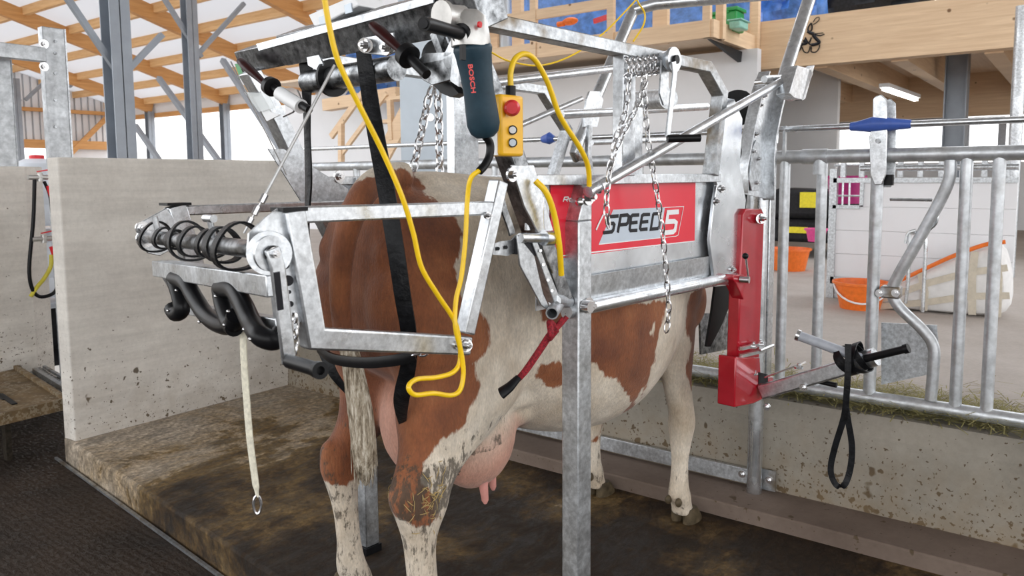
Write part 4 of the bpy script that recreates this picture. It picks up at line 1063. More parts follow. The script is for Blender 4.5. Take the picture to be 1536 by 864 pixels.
# far front bits seen over the panel
kb(MB().plate([mv(x, y, .95) for x, y in ((885, 137), (900, 137), (905, 150), (896, 190), (876, 190), (880, 150))], (0, .012, 0)), 'link_plate', 'galvlight')
kb(MB().path([mv(x, y, .95) for x, y in ((884, 188), (882, 230), (886, 262))], .03, .02, NV), 'link_bar', 'galv')
# bow over the front: two leaning legs with a cross tube
r_b = .030
fl_ = [mv(868, 212, .98), mv(950, 16, .98), ]
nl_ = [mv(1157, 215, .10), mv(1166, 150, .10), mv(1222, -28, .10)]
top_n = nl_[-1]; top_f = V3((top_n.x, .98, top_n.z))
kb(MB().tube(smooth([(1.30, .98, 1.60), fl_[0], fl_[1]], 4), r_b, 16), 'bow_leg', 'tube')
kb(MB().tube(smooth(nl_, 4), r_b, 16), 'bow_leg', 'tube')
kb(MB().tube([fl_[1]+V3((0, .01, 0)), V3((fl_[1].x+.03, .98-.12, fl_[1].z+.02)), mv(1190, -12, .22), mv(1222, -28, .10)], r_b, 16), 'bow_crossbar', 'tube')
# diagonal brace tube from the near post to the front head
dg0, dg1 = mv(882, 288, -.06), mv(1176, 120, -.06)
kb(MB().cyl(dg0, dg1, .0165), 'diagonal_tube', 'tube')
kb(MB().cyl(dg1+V3((-.01, -.02, 0)), dg1+V3((.0, .12, 0)), .013).ell(dg1, (.022, .02, .022)), 'diagonal_pivot', 'steel')
kb(MB().cyl(mv(1146, 119, -.03), mv(1172, 117, -.03), .014), 'head_pin', 'galvlight')
kb(MB().plate([mv(x, y, -.12) for x, y in ((1196, 98), (1216, 104), (1220, 110), (1204, 150), (1192, 147), (1184, 140))], (.01, .06, 0)), 'tilted_plate', 'galvlight', bevel=.002)
kb(MB().plate([mv(x, y, -.12) for x, y in ((1214, 103), (1222, 98), (1208, 148), (1203, 151))], (.0, .03, 0)), 'tilted_plate_flange', 'galvlight')
# front head: side plate, curved channel, straight column, foot pipe
sp_ = [(1082, 146), (1102, 149), (1114, 178), (1110, 252), (1119, 300), (1116, 330), (1108, 410), (1102, 428), (1073, 428), (1069, 395), (1065, 360), (1071, 305), (1076, 278), (1072, 264), (1088, 176)]
kb(MB().plate([mv(x, y, -.01) for x, y in sp_], (0, .014, 0)), 'head_plate', 'sheet', bevel=.002)
kb(MB().plate([mv(x, y, .30) for x, y in ((1086, 176), (1060, 260), (1072, 262), (1098, 176))], (0, .012, 0)), 'head_plate_edge', 'galv')
b = MB(); 
for (x, y) in ((1083, 283), (1074, 302), (1098, 404)): b.bolt(mv(x, y, -.012), (0, -1, 0), .008, .008)
kb(b, 'bolt', 'steel')
cv = [(1147, 108), (1137, 135), (1128, 175), (1118, 225), (1113, 255), (1114, 290)]
cvR = [(1178, 125), (1168, 165), (1160, 205), (1157, 240), (1157, 300)]
kb(MB().plate([mv(x, y, .06) for x, y in cv+cvR[::-1]], (0, .008, 0)), 'curved_channel_web', 'galvlight')
kb(MB().path([mv(x, y, .045) for x, y in cv], .008, .05, NV).path([mv(x-3, y, .045) for x, y in cvR], .014, .05, NV), 'curved_channel_flange', 'galvlight', bevel=.001)
b = MB()
for (x, y) in ((1139, 158), (1145, 144), (1133, 201), (1128, 227), (1135, 238), (1133, 274)): b.bolt(mv(x, y, .055), (0, -1, 0), .008, .01)
kb(b, 'bolt', 'steel')
kb(MB().plate([mv(x, y, .05) for x, y in ((1128, 226), (1134, 210), (1140, 216), (1141, 268), (1138, 286), (1128, 286), (1124, 270))], (0, .006, 0)), 'latch_plate', 'galv', bevel=.001)
kb(MB().tube(smooth([mv(x, y, .03) for x, y in ((1096, 236), (1098, 226), (1108, 222), (1108, 234), (1100, 240))], 4), .010, 8), 'rope_cleat', 'darkmach')
kb(MB().tube([mv(x, y, .2) for x, y in ((1090, 150), (1100, 140), (1118, 140), (1124, 150))], .012, 8), 'hose_guide', 'rubber')
lab(kb(MB().tube([mv(1106, 162, .12), mv(1106, 162, .17)], .075, 28).tube([mv(1106, 162, .115), mv(1106, 162, .118)], .045, 24), 'rubber_wheel', 'rubber'), 'black rubber wheel behind the head plate')
kb(MB().plate([mv(x, y, .09) for x, y in ((1108, 250), (1122, 285), (1118, 320), (1110, 300))], (0, .05, 0)), 'rubber_flap', 'rubber')
cxu = mv(1152, 300, .10).x
kb(MB().box((cxu-.028, .075, .5), (cxu+.028, .125, 1.62)), 'front_column', 'galvlight', bevel=.004)
ps = wz(1131, 738, .065); pl_ = loc(ps)
kb(MB().cyl((pl_.x, pl_.y, .066), (pl_.x, pl_.y, 1.42), .033, 24), 'foot_pipe', 'tube')
kb(MB().cyl((pl_.x+.03, WV-.05, .066), (pl_.x+.03, WV-.05, 1.5), .033, 24), 'foot_pipe', 'tube')
# dark rubber side flap behind the cow's shoulder and front lower tube
kb(MB().plate([mv(x, y, .10) for x, y in ((1073, 430), (1098, 428), (1096, 455), (1084, 485), (1066, 520), (1060, 520), (1068, 470))], (.0, .01, 0)), 'rubber_apron', 'rubber')
kb(MB().tube([mv(1085, 440, .16), mv(1110, 480, .16), mv(1112, 520, .16)], .012, 10), 'front_rod', 'tube')
kb(MB().plate([mv(x, y, .35) for x, y in ((1050, 470), (1112, 470), (1112, 520), (1052, 532))], (0, .01, 0)), 'front_guard', 'galvdark')
# red telescopic leg rest
RD = 'red'
def rp_(x, y, v=-.03): return mv(x, y, v)
kb(MB().plate([rp_(1114, 322), rp_(1119, 313), rp_(1143, 313), rp_(1147, 322), rp_(1139, 540), rp_(1107, 540)], (0, .05, 0)), 'red_bar', 'red', 'red painted square bar', bevel=.006)
kb(MB().plate([rp_(x, y, -.045) for x, y in ((1100, 412), (1116, 412), (1116, 450), (1112, 442), (1104, 425), (1100, 420))], (0, .05, 0)), 'red_lug', 'red', 'red painted lug', bevel=.003)
rf = kb(MB().plate([rp_(x, y, -.05) for x, y in ((1104, 536), (1140, 536), (1142, 568), (1160, 566), (1163, 590), (1130, 606), (1102, 611))], (0, .075, 0)), 'red_foot', 'red', 'red painted foot bracket', bevel=.005)
kb(MB().plate([rp_(x, y, -.052) for x, y in ((1138, 558), (1152, 562), (1152, 574), (1138, 576))], (0, .004, 0)), 'foot_slot', 'darkmach')
b = MB(); b.cyl(rp_(1142, 328, -.03), rp_(1142, 328, -.052), .020, 20); b.bolt(rp_(1142, 328, -.052), (0, -1, 0), .010, .012); b.cyl(rp_(1110, 419, -.045), rp_(1124, 420, -.08), .014)
kb(b, 'pivot_bolt', 'steel')
lv = kb(MB().cyl(rp_(1122, 414, -.075), rp_(1119, 388, -.075), .004), 'lever', 'steel'); MB().ell(rp_(1118, 384, -.075), .012).build('lever_ball', 'rubber', lv)
c_ = MB()
for y in (523, 534): c_.bar(rp_(1112, y, -.055), rp_(1147, y-8, -.055), .012, .012)
c_.bolt(rp_(1130, 520, -.06), (0, 0, 1), .008, .01).bolt(rp_(1141, 517, -.06), (0, 0, 1), .008, .01).cyl(rp_(1140, 526, -.06), rp_(1160, 518, -.07), .006)
c_.bolt(rp_(1130, 560, -.04), (0, 0, 1), .010, .012)
kb(c_, 'clamp', 'steel')
# silver arm reaching out to the right, two crossed handles
UA = 1.14
a0, a1 = mu(1142, 588, UA), mu(1302, 541, UA)
kb(MB().bar(a0, a1, .048, .058), 'support_arm', 'galvlight', bevel=.008)
b0, b1 = mu(1150, 572, UA), mu(1200, 553, UA)
kb(MB().bar(b0+V3((0, 0, .02)), mu(1205, 552, UA)+V3((0, 0, .02)), .045, .006), 'arm_plate', 'steel')
b = MB(); b.bolt(mu(1198, 551, UA-.03), (0, 0, 1), .009); b.bolt(mu(1205, 581, UA-.03), (-1, 0, 0), .008); b.bolt(mu(1150, 610, UA-.03), (-1, 0, 0), .008); kb(b, 'bolt', 'steel')
kb(MB().cyl(mu(1197, 503, UA-.04), mu(1292, 538, UA-.02), .019, 20), 'cross_tube', 'greytube', 'pale grey plastic sleeved tube')
kb(MB().tube([mu(1195, 502, UA-.042), mu(1200, 504, UA-.04)], .022, 20), 'tube_cap', 'steel')
kb(MB().cyl(mu(1298, 538, UA-.03), mu(1360, 523, UA-.05), .014, 18).tube([mu(1356, 524, UA-.05), mu(1363, 522, UA-.05)], .017, 18), 'grip', 'rubber', 'black rubber grip')
kb(MB().cyl(mu(1280, 545, UA), mu(1314, 535, UA), .034, 24), 'arm_collar', 'galvlight')
kb(MB().cyl(mu(1228, 572, UA+.02), mu(1255, 578, UA+.02), .010), 'lower_handle', 'rubber')
# hind leg lifting frame behind the cow
fr = empty('x', (0, 0, 0), 0, None, None); bpy.data.objects.remove(fr)
vn = -.02
T = [mv(x, y, vn) for x, y in ((434, 321), (752, 311), )]
kb(MB().path([mv(450, 322, vn), mv(735, 312, vn)], .034, .034, NV), 'frame_top_bar', 'galvlight', bevel=.004)
kb(MB().path([mv(436, 314, vn), mv(469, 507, vn), mv(700, 518, vn)], .046, .04, NV), 'frame_corner_bar', 'galvlight', bevel=.005)
kb(MB().path([mv(748, 272, vn), mv(697, 500, vn)], .036, .04, NV), 'frame_slant_bar', 'galvlight', bevel=.004)
b = MB(); b.tube([mv(699, 518, vn-.02), mv(699, 518, vn-.03)], .016, 16); b.bolt(mv(699, 518, vn-.03), (0, -1, 0), .008)
b.bolt(mv(686, 517, vn-.022), (0, -1, 0), .006); b.bolt(mv(731, 323, vn-.022), (0, -1, 0), .005); kb(b, 'bolt', 'steel')
kb(MB().box(mv(434, 315, vn)+V3((-.028, -.024, -.002)), mv(434, 315, vn)+V3((.028, .024, .006))), 'frame_cap', 'rubber')
# perforated end plate of the frame (near) and its edge
kb(MB().plate([mv(x, y, vn-.005) for x, y in ((418, 312), (440, 326), (452, 480), (440, 500), (426, 470), (416, 380), (372, 372), (374, 350), (400, 325))], (0, .006, 0)), 'end_plate', 'galvlight')
ho = MB()
for (x, y, r) in ((432, 421, .011), (436, 456, .006), (434, 438, .004), (428, 398, .008)): ho.cyl(mv(x, y, vn-.006), mv(x, y, vn-.009), r, 16)
kb(ho, 'plate_hole', 'darkmach')
# far arm
vf = .92
kb(MB().path([mv(266, 316, vf), mv(535, 306, vf)], .030, .034, NV), 'frame_top_bar', 'galvlight', bevel=.004)
kb(MB().path([mv(262, 308, vf), mv(276, 352, vf), mv(290, 400, vf)], .056, .04, NV), 'frame_corner_bar', 'galvlight', bevel=.004)
kb(MB().box(mv(263, 307, vf)+V3((-.036, -.03, -.002)), mv(263, 307, vf)+V3((.036, .03, .006))), 'frame_cap', 'rubber')
kb(MB().plate([mv(x, y, vf-.02) for x, y in ((205, 345), (210, 334), (250, 312), (262, 330), (262, 372), (240, 384), (222, 380), (208, 362))], (0, .008, 0)), 'end_plate', 'galvlight', bevel=.002)
b = MB(); b.bolt(mv(213, 342, vf-.022), (0, -1, 0), .010); b.bolt(mv(218, 358, vf-.022), (0, -1, 0), .014); kb(b, 'bolt', 'steel')
# winding roller, straps on it
RN, RFa = mv(396, 376, vn-.01), mv(222, 355, vf-.03)
dirr = (RFa-RN)
kb(MB().cyl(RN, RFa, .019, 20), 'winding_roller', 'galvdark')
def rat(t): return RN+dirr*t
fx, fy = frame(dirr)
def wrap(t, r, w, tilt=0, nm='strap_coil', loops=1):
    c = rat(t); d = dirr.normalized(); x, y = fx, fy; mb = MB(); n = 30; vs = []; fs = []
    for i in range(n):
        a = 2*PI*i/n; o_ = (x*math.cos(a)+y*math.sin(a)); rr = r*(1+.06*math.sin(3*a))
        cc = c+d*(tilt*math.sin(a)*r)
        for (rad, ax) in ((rr, -w/2), (rr, w/2), (rr+.005, w/2), (rr+.005, -w/2)): vs.append(cc+o_*rad+d*ax)
    for i in range(n):
        j = (i+1) % n
        for q in range(4): fs.append((4*i+q, 4*i+(q+1) % 4, 4*j+(q+1) % 4, 4*j+q))
    return mb.add(vs, fs)
for (t, r, w, tl_) in ((.90, .040, .022, .5), (.80, .026, .030, .1), (.68, .022, .04, 0), (.55, .045, .020, -.5), (.50, .034, .03, .2), (.36, .030, .028, 0), (.27, .036, .035, -.3), (.16, .048, .03, .3)):
    kb(wrap(t, r, w, tl_), 'strap_coil', 'web', 'black webbing wound loosely on the roller')
kb(MB().cyl(rat(.33)+V3((0, 0, .01)), rat(.33)+V3((-.01, 0, .06)), .007).cyl(rat(.33)+V3((-.01, .02, .06)), rat(.33)+V3((-.01, -.02, .06)), .009), 'roller_stud', 'galvlight'); kb(MB().cyl(rat(.86), rat(.86)+V3((-.01, 0, .06)), .008), 'roller_stud', 'galvlight')
# lower channel beam and the curved padded hooks
L0, L1 = mv(242, 402, vf-.06), mv(418, 428, vn)
kb(MB().bar(L0, L1, .05, .045), 'padded_rail', 'galvlight', bevel=.003)
L2, L3 = mv(278, 462, vf-.08), mv(425, 488, vn)
kb(MB().bar(L2, L3, .03, .03), 'padded_rail', 'galv', bevel=.003)
kb(MB().bar(L0, L2, .012, .04, (0, 1, 0)).bar(L1, L3, .012, .05, (0, 1, 0)), 'rail_link', 'galvlight')
def onpl(x, y):
    t = max(0, min(1, (418-x)/(418-242.))); return mv(x, y, vn+(vf-.06-vn)*t)
for pts in (((280, 416), (288, 440), (292, 462), (283, 468), (277, 460)), ((280, 416), (298, 422), (312, 444), (330, 470), (352, 484), (370, 484), (376, 470)),
            ((352, 430), (356, 452), (366, 480), (374, 488)), ((352, 430), (372, 432), (386, 452), (400, 480), (415, 500), (436, 506), (446, 494))):
    kb(MB().tube(smooth([onpl(*p)+V3((-.035, 0, 0)) for p in pts], 6), .021, 14), 'padded_hook', 'rubber', 'black rubber covered curved hook')
for x, y in ((296, 432), (283, 462), (332, 478), (358, 440), (378, 462), (372, 482), (404, 488), (414, 502)): kb(MB().ell(onpl(x, y)+V3((-.056, 0, 0)), .004), 'rivet', 'steel')
# crank with ratchet
kc = mv(404, 380, vn-.05)
cr_ = kb(MB().tube([mv(404, 378, vn-.01), kc], .042, 28).tube([kc+V3((0, -.0, 0)), kc+V3((0, -.008, 0))], .034, 28), 'ratchet', 'galvlight')
MB().tube([kc+V3((0, -.010, 0)), kc+V3((0, -.016, 0))], .016, 20).build('ratchet_hub', 'rubber', cr_)
MB().bolt(kc+V3((0, -.016, 0)), (0, -1, 0), .007).build('ratchet_bolt', 'steel', cr_)
h = [mv(x, y, vn-.065) for x, y in ((407, 372), (416, 400), (426, 480), (434, 545))]
kb(MB().path([h[0], h[1], h[2], h[3]], .030, .010, NV), 'crank_arm', 'galvlight', bevel=.003)
kb(MB().path([mv(415, 408, vn-.072), mv(421, 465, vn-.072)], .012, .003, NV), 'crank_slot', 'black')
kb(MB().cyl(mv(434, 542, vn-.07), mv(478, 555, vn-.19), .0135, 18).pipe(mv(476, 554.5, vn-.185), mv(481, 556, vn-.20), .016, .008), 'crank_grip', 'rubber')
ch1 = MB().chain([mv(442, 470, vn-.04), mv(443, 500, vn-.04), mv(442, 534, vn-.04)], .022, .0025, .007); kb(ch1, 'short_chain', 'steel')
# overhead winch on the near rail with wound chain
wc = mv(1008, 90, -.08)
w_ = kb(MB().tube([mv(996, 94, -.03), wc], .034, 28).tube([wc, wc+V3((0, -.01, 0))], .040, 28), 'winch_ratchet', 'galvlight')
MB().tube([wc+V3((0, -.012, 0)), wc+V3((0, -.02, 0))], .014, 18).build('winch_hub', 'black', w_)
kb(MB().path([mv(1010, 92, -.1), mv(1012, 110, -.1), mv(1001, 206, -.1)], .022, .008, NV), 'winch_crank', 'galvlight', bevel=.002)
kb(MB().cyl(mv(1001, 208, -.1), mv(1050, 207, -.17), .0125, 18), 'crank_grip', 'rubber')
kb(MB().cyl(mv(930, 100, .0), mv(1000, 96, -.04), .016), 'winch_shaft', 'tube')
kb(MB().plate([mv(x, y, -.06) for x, y in ((993, 90), (1003, 90), (1003, 155), (996, 158), (990, 140))], (0, .006, 0)), 'winch_plate', 'galv')
cc_ = MB()
for k in range(7):
    c = mv(938+8*k, 100-.8*k, -.02); n = 12
    cc_.chain([c+V3((.028*math.cos(a)*.2, .022*math.cos(a), .024*math.sin(a)-.004)) for a in [2*PI*i/n for i in range(n)]], .030, .0032, .009)
kb(cc_, 'wound_chain', 'steel')
def chain(pts, name, label, L=.046, r=.0028, w=.0095):
    mb = MB().chain(pts, L, r, w); return single('chain', mb, 'steel', label, 'chain', p='m')
chain([mv(x, y, v) for x, y, v in ((966, 110, -.05), (968, 160, -.05), (972, 210, -.055), (980, 260, -.06), (990, 320, -.06), (996, 370, -.06), (1001, 430, -.06), (1003, 470, -.06), (998, 505, -.055))], 'chain', 'long steel chain hanging over the red panel down to the cow')
chain([mv(x, y, v) for x, y, v in ((968, 120, -.05), (955, 160, -.06), (935, 200, -.08), (918, 240, -.09), (911, 280, -.09), (910, 318, -.09), (914, 345, -.09))], 'chain', 'steel chain looping from the winch past the near post head')
chain([mv(x, y, v) for x, y, v in ((944, 105, -.03), (942, 140, -.03), (936, 175, -.035), (925, 205, -.04), (916, 235, -.045))], 'chain', 'short steel chain hanging from the winch shaft beside the upright')
chain([mv(x, y, .6) for x, y in ((648, 130), (640, 160), (632, 200), (622, 245), (616, 285))], 'chain', 'slanting steel chain above the cow rump', .05, .0045, .014)
chain([mv(x, y, .55) for x, y in ((656, 130), (658, 170), (659, 210), (660, 275))], 'chain', 'straight steel chain hanging above the cow rump', .05, .0045, .014)

# ------------------------------------------------------------------ things hung on the crush
def strip(pts, w, t, side=None, name='strap', mat='web', label='', cat='strap', group=None, twist=None):
    pts = smooth(pts, 8); mb = MB(); rings = []; k = len(pts)
    ws = interp(w, 8) if isinstance(w, (list, tuple)) else [w]*k
    # keep list lengths equal
    for i, p in enumerate(pts):
        d = (pts[min(i+1, k-1)]-pts[max(i-1, 0)]).normalized(); s = V3(side) if side else V3((0, 1, 0))
        if twist: s = Matrix.Rotation(twist*i/k, 3, d) @ s
        s = (s-d*s.dot(d)).normalized(); n = d.cross(s); wi = ws[min(i, len(ws)-1)]
        rings.append([p-s*wi/2-n*t/2, p-s*wi/6-n*t*.9, p+s*wi/6-n*t*.7, p+s*wi/2-n*t/2, p+s*wi/2+n*t/2, p+s*wi/6+n*t*.9, p-s*wi/6+n*t*.8, p-s*wi/2+n*t/2])
    mb.loft(rings); return single(name, mb, mat, label, cat, group, p='m')
rs = V3((.55, -.83, 0))
strip([mu(545, 76, -.47), mu(551, 120, -.47), mu(562, 190, -.49), mu(580, 290, -.52), mu(593, 370, -.53), mu(605, 450, -.52), mu(613, 500, -.50), mu(613, 545, -.47), mu(602, 600, -.43), mu(604, 640, -.36)],
      [.042, .045, .046, .046, .045, .044, .043, .043, .045, .018], .006, rs, 'lifting_strap', 'web', 'broad black strap running from the rear beam down across the cow rump')
strip([mu(459, 86, -.43), mu(460, 130, -.43), mu(461, 200, -.43), mu(463, 270, -.43), mu(461, 330, -.43), mu(465, 378, -.42)],
      [.05, .036, .026, .040, .042, .036], .006, rs, 'lifting_strap', 'web', 'twisted black strap hanging at the left of the cow, left of the broad one', twist=1.2)
strip([mu(478, 522, -.50), mu(500, 538, -.53), mu(545, 544, -.55), mu(595, 540, -.55), mu(622, 532, -.52)], .030, .008, (0, 0, 1), 'rump_belt', 'rubber', 'worn black rubber belt stretched level behind the tail', 'belt')
o = bpy.context.scene.objects[-1] if False else None
chain([mu(618, 533, -.53), mu(632, 530, -.52), mu(648, 528, -.51)], 'chain', 'two shiny links at the right end of the rump belt', .03, .003, .008)
strip([mu(486, 528, -.45), mu(500, 560, -.44), mu(524, 592, -.40)], [.035, .028, .014], .005, (.5, -.5, .6), 'thin_strap', 'web', 'narrow black strap slanting down left of the tail')
# hanging white rope with steel ring
rl = mthing('tether_rope', 'white webbing tether hanging from the roller to just above the floor', 'rope')
rpnts = smooth([mv(364, 488, .25), mv(366, 540, .25), mv(370, 600, .25), mv(375, 660, .25), mv(382, 715, .25), mv(386, 745, .25)], 8)
mb = MB(); mb.tube(rpnts, [.012, *([.013]*(len(rpnts)-6)), .011, .009, .008, .007, .006], 10, sq=.45); mb.build('webbing', 'rope', rl)
c = mv(386, 757, .25); MB().tube([c+V3((.007*math.cos(a), -.005*math.cos(a), .022*math.sin(a))) for a in [2*PI*i/14 for i in range(14)]], .0035, 6, closed=True).build('ring', 'steel', rl)
# steel cable from the beam to the roller
cbl = mthing('steel_cable', 'grey steel cable running from under the beam down to the roller', 'cable')
MB().cyl(mv(502, 98, .20), mv(398, 292, .22), .004, 8).build('cable', 'cord', cbl)
MB().cyl(mv(398, 292, .22), mv(366, 350, .24), .0025, 8).build('thin_cable', 'cord', cbl)
for (x, y) in ((395, 298), (384, 316), (374, 333)): MB().cyl(mv(x-3, y+6, .22), mv(x+3, y-6, .22), .008, 8).build('ferrule', 'steel', cbl)
single('thin_wire', MB().cyl(mv(346, 92, .95), mv(430, 262, .98), .0022, 6), 'cord', 'thin straight wire left of the slanted arm', 'wire', p='m')
# angle grinder on the near end of the beam
G = mthing('angle_grinder', 'blue grey corded angle grinder hanging head up at the near end of the beam', 'grinder')
gv = -.12
def gp(x, y, v=gv): return mv(x, y, v)
rings = []; P0 = gp(708, 66); P1 = gp(728, 206)
prof = [(0, .038), (.03, .043), (.06, .044), (.12, .041), (.3, .037), (.5, .035), (.72, .037), (.86, .038), (.95, .032), (1, .020)]
d_ = P1-P0; x_, y_ = frame(d_)
mb = MB(); mb.loft([[P0+d_*t+(x_*math.copysign(abs(math.cos(a))**.8, math.cos(a))+y_*.9*math.copysign(abs(math.sin(a))**.8, math.sin(a)))*r*1.0 for a in [2*PI*i/24 for i in range(24)]] for t, r in prof])
mb.build('motor_body', 'bosch', G)
hd = gp(706, 44); mb = MB()
mb.loft([[hd+V3((math.cos(a)*r, math.sin(a)*r*.9, z)) for a in [2*PI*i/20 for i in range(20)]] for z, r in ((-.04, .047), (-.025, .048), (0, .044), (.03, .036), (.042, .02))])
mb.build('gear_head', 'alu', G)
MB().cyl(gp(694, 26, -.1), gp(668, 24, -.1), .026, 20).tube([gp(668, 24, -.1), gp(662, 24, -.1)], .034, 20).build('spindle_guard', 'alu', G)
MB().tube([gp(636, 36, -.17), gp(642, 37, -.165), gp(672, 45, -.14), gp(690, 50, -.13)], [.015, .0155, .0145, .015], 18).tube([gp(690, 50, -.13), gp(693, 51, -.127), gp(697, 52, -.12)], [.022, .026, .022], 20).build('side_handle', 'rubber', G)
MB().cyl(gp(635, 35.5, -.1715), gp(636, 36, -.17), .010, 14).build('handle_bore', 'darkmach', G)
MB().cyl(gp(718, 37, -.165), gp(721, 37, -.17), .007, 14).build('lock_button', 'redbutton', G)
MB().box(gp(696, 76, -.163)+V3((-.008, -.002, -.02)), gp(696, 76, -.163)+V3((.004, .006, .012))).build('switch', 'rubber', G)
def text(s, size, parent, name, mat, mtx, lb=None, ext=.0004):
    cu_ = bpy.data.curves.new(name, 'FONT'); cu_.body = s; cu_.size = size; cu_.extrude = ext; cu_.offset = size*.018
    t = bpy.data.objects.new('t', cu_); COL.objects.link(t)
    dg = bpy.context.evaluated_depsgraph_get(); dg.update(); me = bpy.data.meshes.new_from_object(t.evaluated_get(dg)); bpy.data.objects.remove(t)
    o = bpy.data.objects.new(name, me); me.materials.clear(); me.materials.append(M[mat]); COL.objects.link(o); o.parent = parent; o.matrix_local = mtx
    if lb: o['label'] = lb
    return o
def axes(xa, ya, o): z = xa.cross(ya).normalized(); m_ = Matrix((xa.normalized(), z.cross(xa.normalized()).normalized(), z)).transposed().to_4x4(); m_.translation = o; return m_
tv = -.163
t0_, t1_ = gp(702, 96, tv), gp(706, 129, tv)
text('BOSCH', .0195, G, 'lettering', 'bosred', axes(t1_-t0_, gp(709, 95, tv)-t0_, t0_+V3((0, 0, 0))), 'red letters BOSCH')
MB().tube(smooth([gp(728, 204), gp(735, 216), gp(734, 234), gp(727, 248), gp(719, 257)], 5), [.010]*21, 10).build('cable_sleeve', 'rubber', G)
single('yellow_cable', MB().tube(smooth([gp(720, 255), gp(706, 268, -.11), gp(701, 300, -.10), gp(698, 360, -.10), gp(692, 415, -.10), gp(684, 450, -.10), gp(683, 490, -.11), gp(692, 530, -.11), gp(695, 560, -.11), gp(690, 585, -.11),
        gp(676, 593, -.11), gp(650, 590, -.12), gp(622, 592, -.12), gp(613, 580, -.12), gp(625, 569, -.11), gp(655, 566, -.10), gp(680, 558, -.10), gp(690, 540, -.10), gp(688, 505, -.10), gp(680, 478, -.10), gp(655, 440, -.11), gp(632, 400, -.11),
        gp(620, 350, -.11), gp(603, 295, -.11), gp(575, 230, -.10), gp(545, 170, -.10), gp(520, 120, -.10), gp(505, 85, -.10), gp(494, 40, -.10), gp(485, -12, -.10)], 8), .0058, 10), 'yellow', 'long yellow power cable looping down in front of the cow from the grinder', 'cable', p='m')
# pendant control
C_ = mthing('control_pendant', 'yellow two button control pendant with red stop button hanging by the crush', 'control')
pv = -.10
def cp(x, y, v=pv): return mv(x, y, v)
a, b = cp(752, 234), cp(786, 144)
MB().box((a.x, pv-.0, a.z), (b.x, pv+.045, b.z)).build('box', 'yellowbox', C_, bevel=.007)
MB().box((a.x-.004, pv+.012, a.z+.002), (a.x+.006, pv+.05, b.z-.035)).box((b.x-.004, pv+.012, a.z+.002), (b.x+.006, pv+.05, b.z-.03)).build('side_clip', 'white', C_)
MB().tube([cp(768, 162), cp(768, 162, pv-.012)], .014, 20).tube([cp(768, 162, pv-.012), cp(768, 162, pv-.020), cp(768, 162, pv-.026)], [.020, .020, .014], 24).build('stop_button', 'redbutton', C_)
for y, mt in ((195, 'white'), (214, 'columnlight')):
    o = MB().tube([cp(769, y), cp(769, y, pv-.007)], .0115, 20).build('push_button', 'black', C_); MB().tube([cp(769, y, pv-.007), cp(769, y, pv-.011)], .0085, 20).build('button_face', mt, o)
MB().cyl(cp(766, 144, pv+.02), cp(766, 129, pv+.02), .013, 12).build('cable_gland', 'rubber', C_)
MB().tube(smooth([cp(766, 131, pv+.02), cp(766, 108, pv+.02), cp(773, 88, pv+.02), cp(788, 81, pv+.02), cp(804, 92, pv+.02), cp(822, 125, pv+.02), cp(836, 165, pv+.02), cp(848, 188, pv+.02), cp(870, 222, pv+.02), cp(882, 250, pv+.03), cp(884, 282, pv+.04)], 8), .0075, 12).build('cable', 'yellow', C_)
single('yellow_hose', MB().tube(smooth([mv(803, 271, -.05), mv(820, 290, -.07), mv(832, 325, -.07), mv(839, 370, -.07), mv(842, 412, -.05)], 8), .0085, 12), 'yellow', 'thick yellow cable curving over the left edge of the red panel', 'cable', p='m')
single('extension_lead', MB().tube(smooth([mv(736, 78, .5), mv(765, 92, .5), mv(812, 98, .5), mv(860, 82, .5), mv(905, 50, .5), mv(940, 15, .5), mv(958, -5, .5)], 8), .0035, 8), 'yellow', 'thin yellow cord sagging behind the pendant up to the bow', 'cable', p='m')
single('extension_lead', MB().tube(smooth([mv(952, -8, .8), mv(958, 5, .8), mv(967, 20, .8), mv(965, 38, .8), mv(950, 62, .8)], 8), .0045, 8), 'yellow', 'short yellow cord hooked over the far bow leg', 'cable', p='m')
single('extension_lead', MB().tube([mv(1072, 274, .03), mv(1075, 292, .03)], .006, 8), 'yellow', 'tiny yellow cable end at the front edge of the panel', 'cable', p='m')
# hoof knives in holders
def knife(x0, y0, x1, y1, hx, hy, ex, ey, f, label):
    t = mthing('hoof_knife', label, 'knife', None)
    a, b = f(x0, y0), f(x1, y1); d = b-a
    MB().tube([a-d*.04, a, a+d*.2, a+d*.5, a+d*.8, b], [.008, .015, .019, .017, .013, .012], 14, sq=.75).build('handle', 'maroon', t)
    c = f(hx, hy); n = (c-b); n = (f(ex, ey)-b).normalized()
    MB().tube([c-n*.018, c-n*.014, c+n*.008, c+n*.012], [.018, .029, .030, .022], 22).build('rubber_cup', 'rubber', t)
    e = f(ex, ey); MB().cyl(c, e, .0125, 12).build('blade_sleeve', 'rubber', t)
    MB().cyl(a+d*.93-V3((0, .012, 0)), a+d*.93-V3((0, .010, 0)), .003, 8).build('rivet', 'white', t)
    return t
knife(560, 38, 606, 80, 612, 84, 640, 112, lambda x, y: mu(x, y, -.56), 'dark red handled hoof knife beside the grinder')
kf = lambda x, y: mu(x, y, -.50)
knife(361, 92, 398, 126, 407, 130, 464, 165, kf, 'dark red handled hoof knife at the left end of the beam')
hb_ = mthing('knife_holder', 'white tube holding the left hoof knife on the slanted arm', 'holder')
MB().cyl(kf(420, 140), kf(452, 160), .022, 18).build('sleeve', 'white', hb_)
MB().tube([kf(425, 175), kf(440, 168), kf(452, 148), kf(446, 135)], .003, 6).build('clip_wire', 'steel', hb_)
hh = mthing('knife_holder', 'folded galvanised sheet holder beside the grinder', 'holder')
hu = lambda x, y: mu(x, y, -.53)
MB().plate([hu(x, y) for x, y in ((619, 98), (663, 88), (680, 80), (676, 120), (648, 128), (634, 120))], (.008, 0, 0)).build('front_sheet', 'galvdark', hh, bevel=.002)
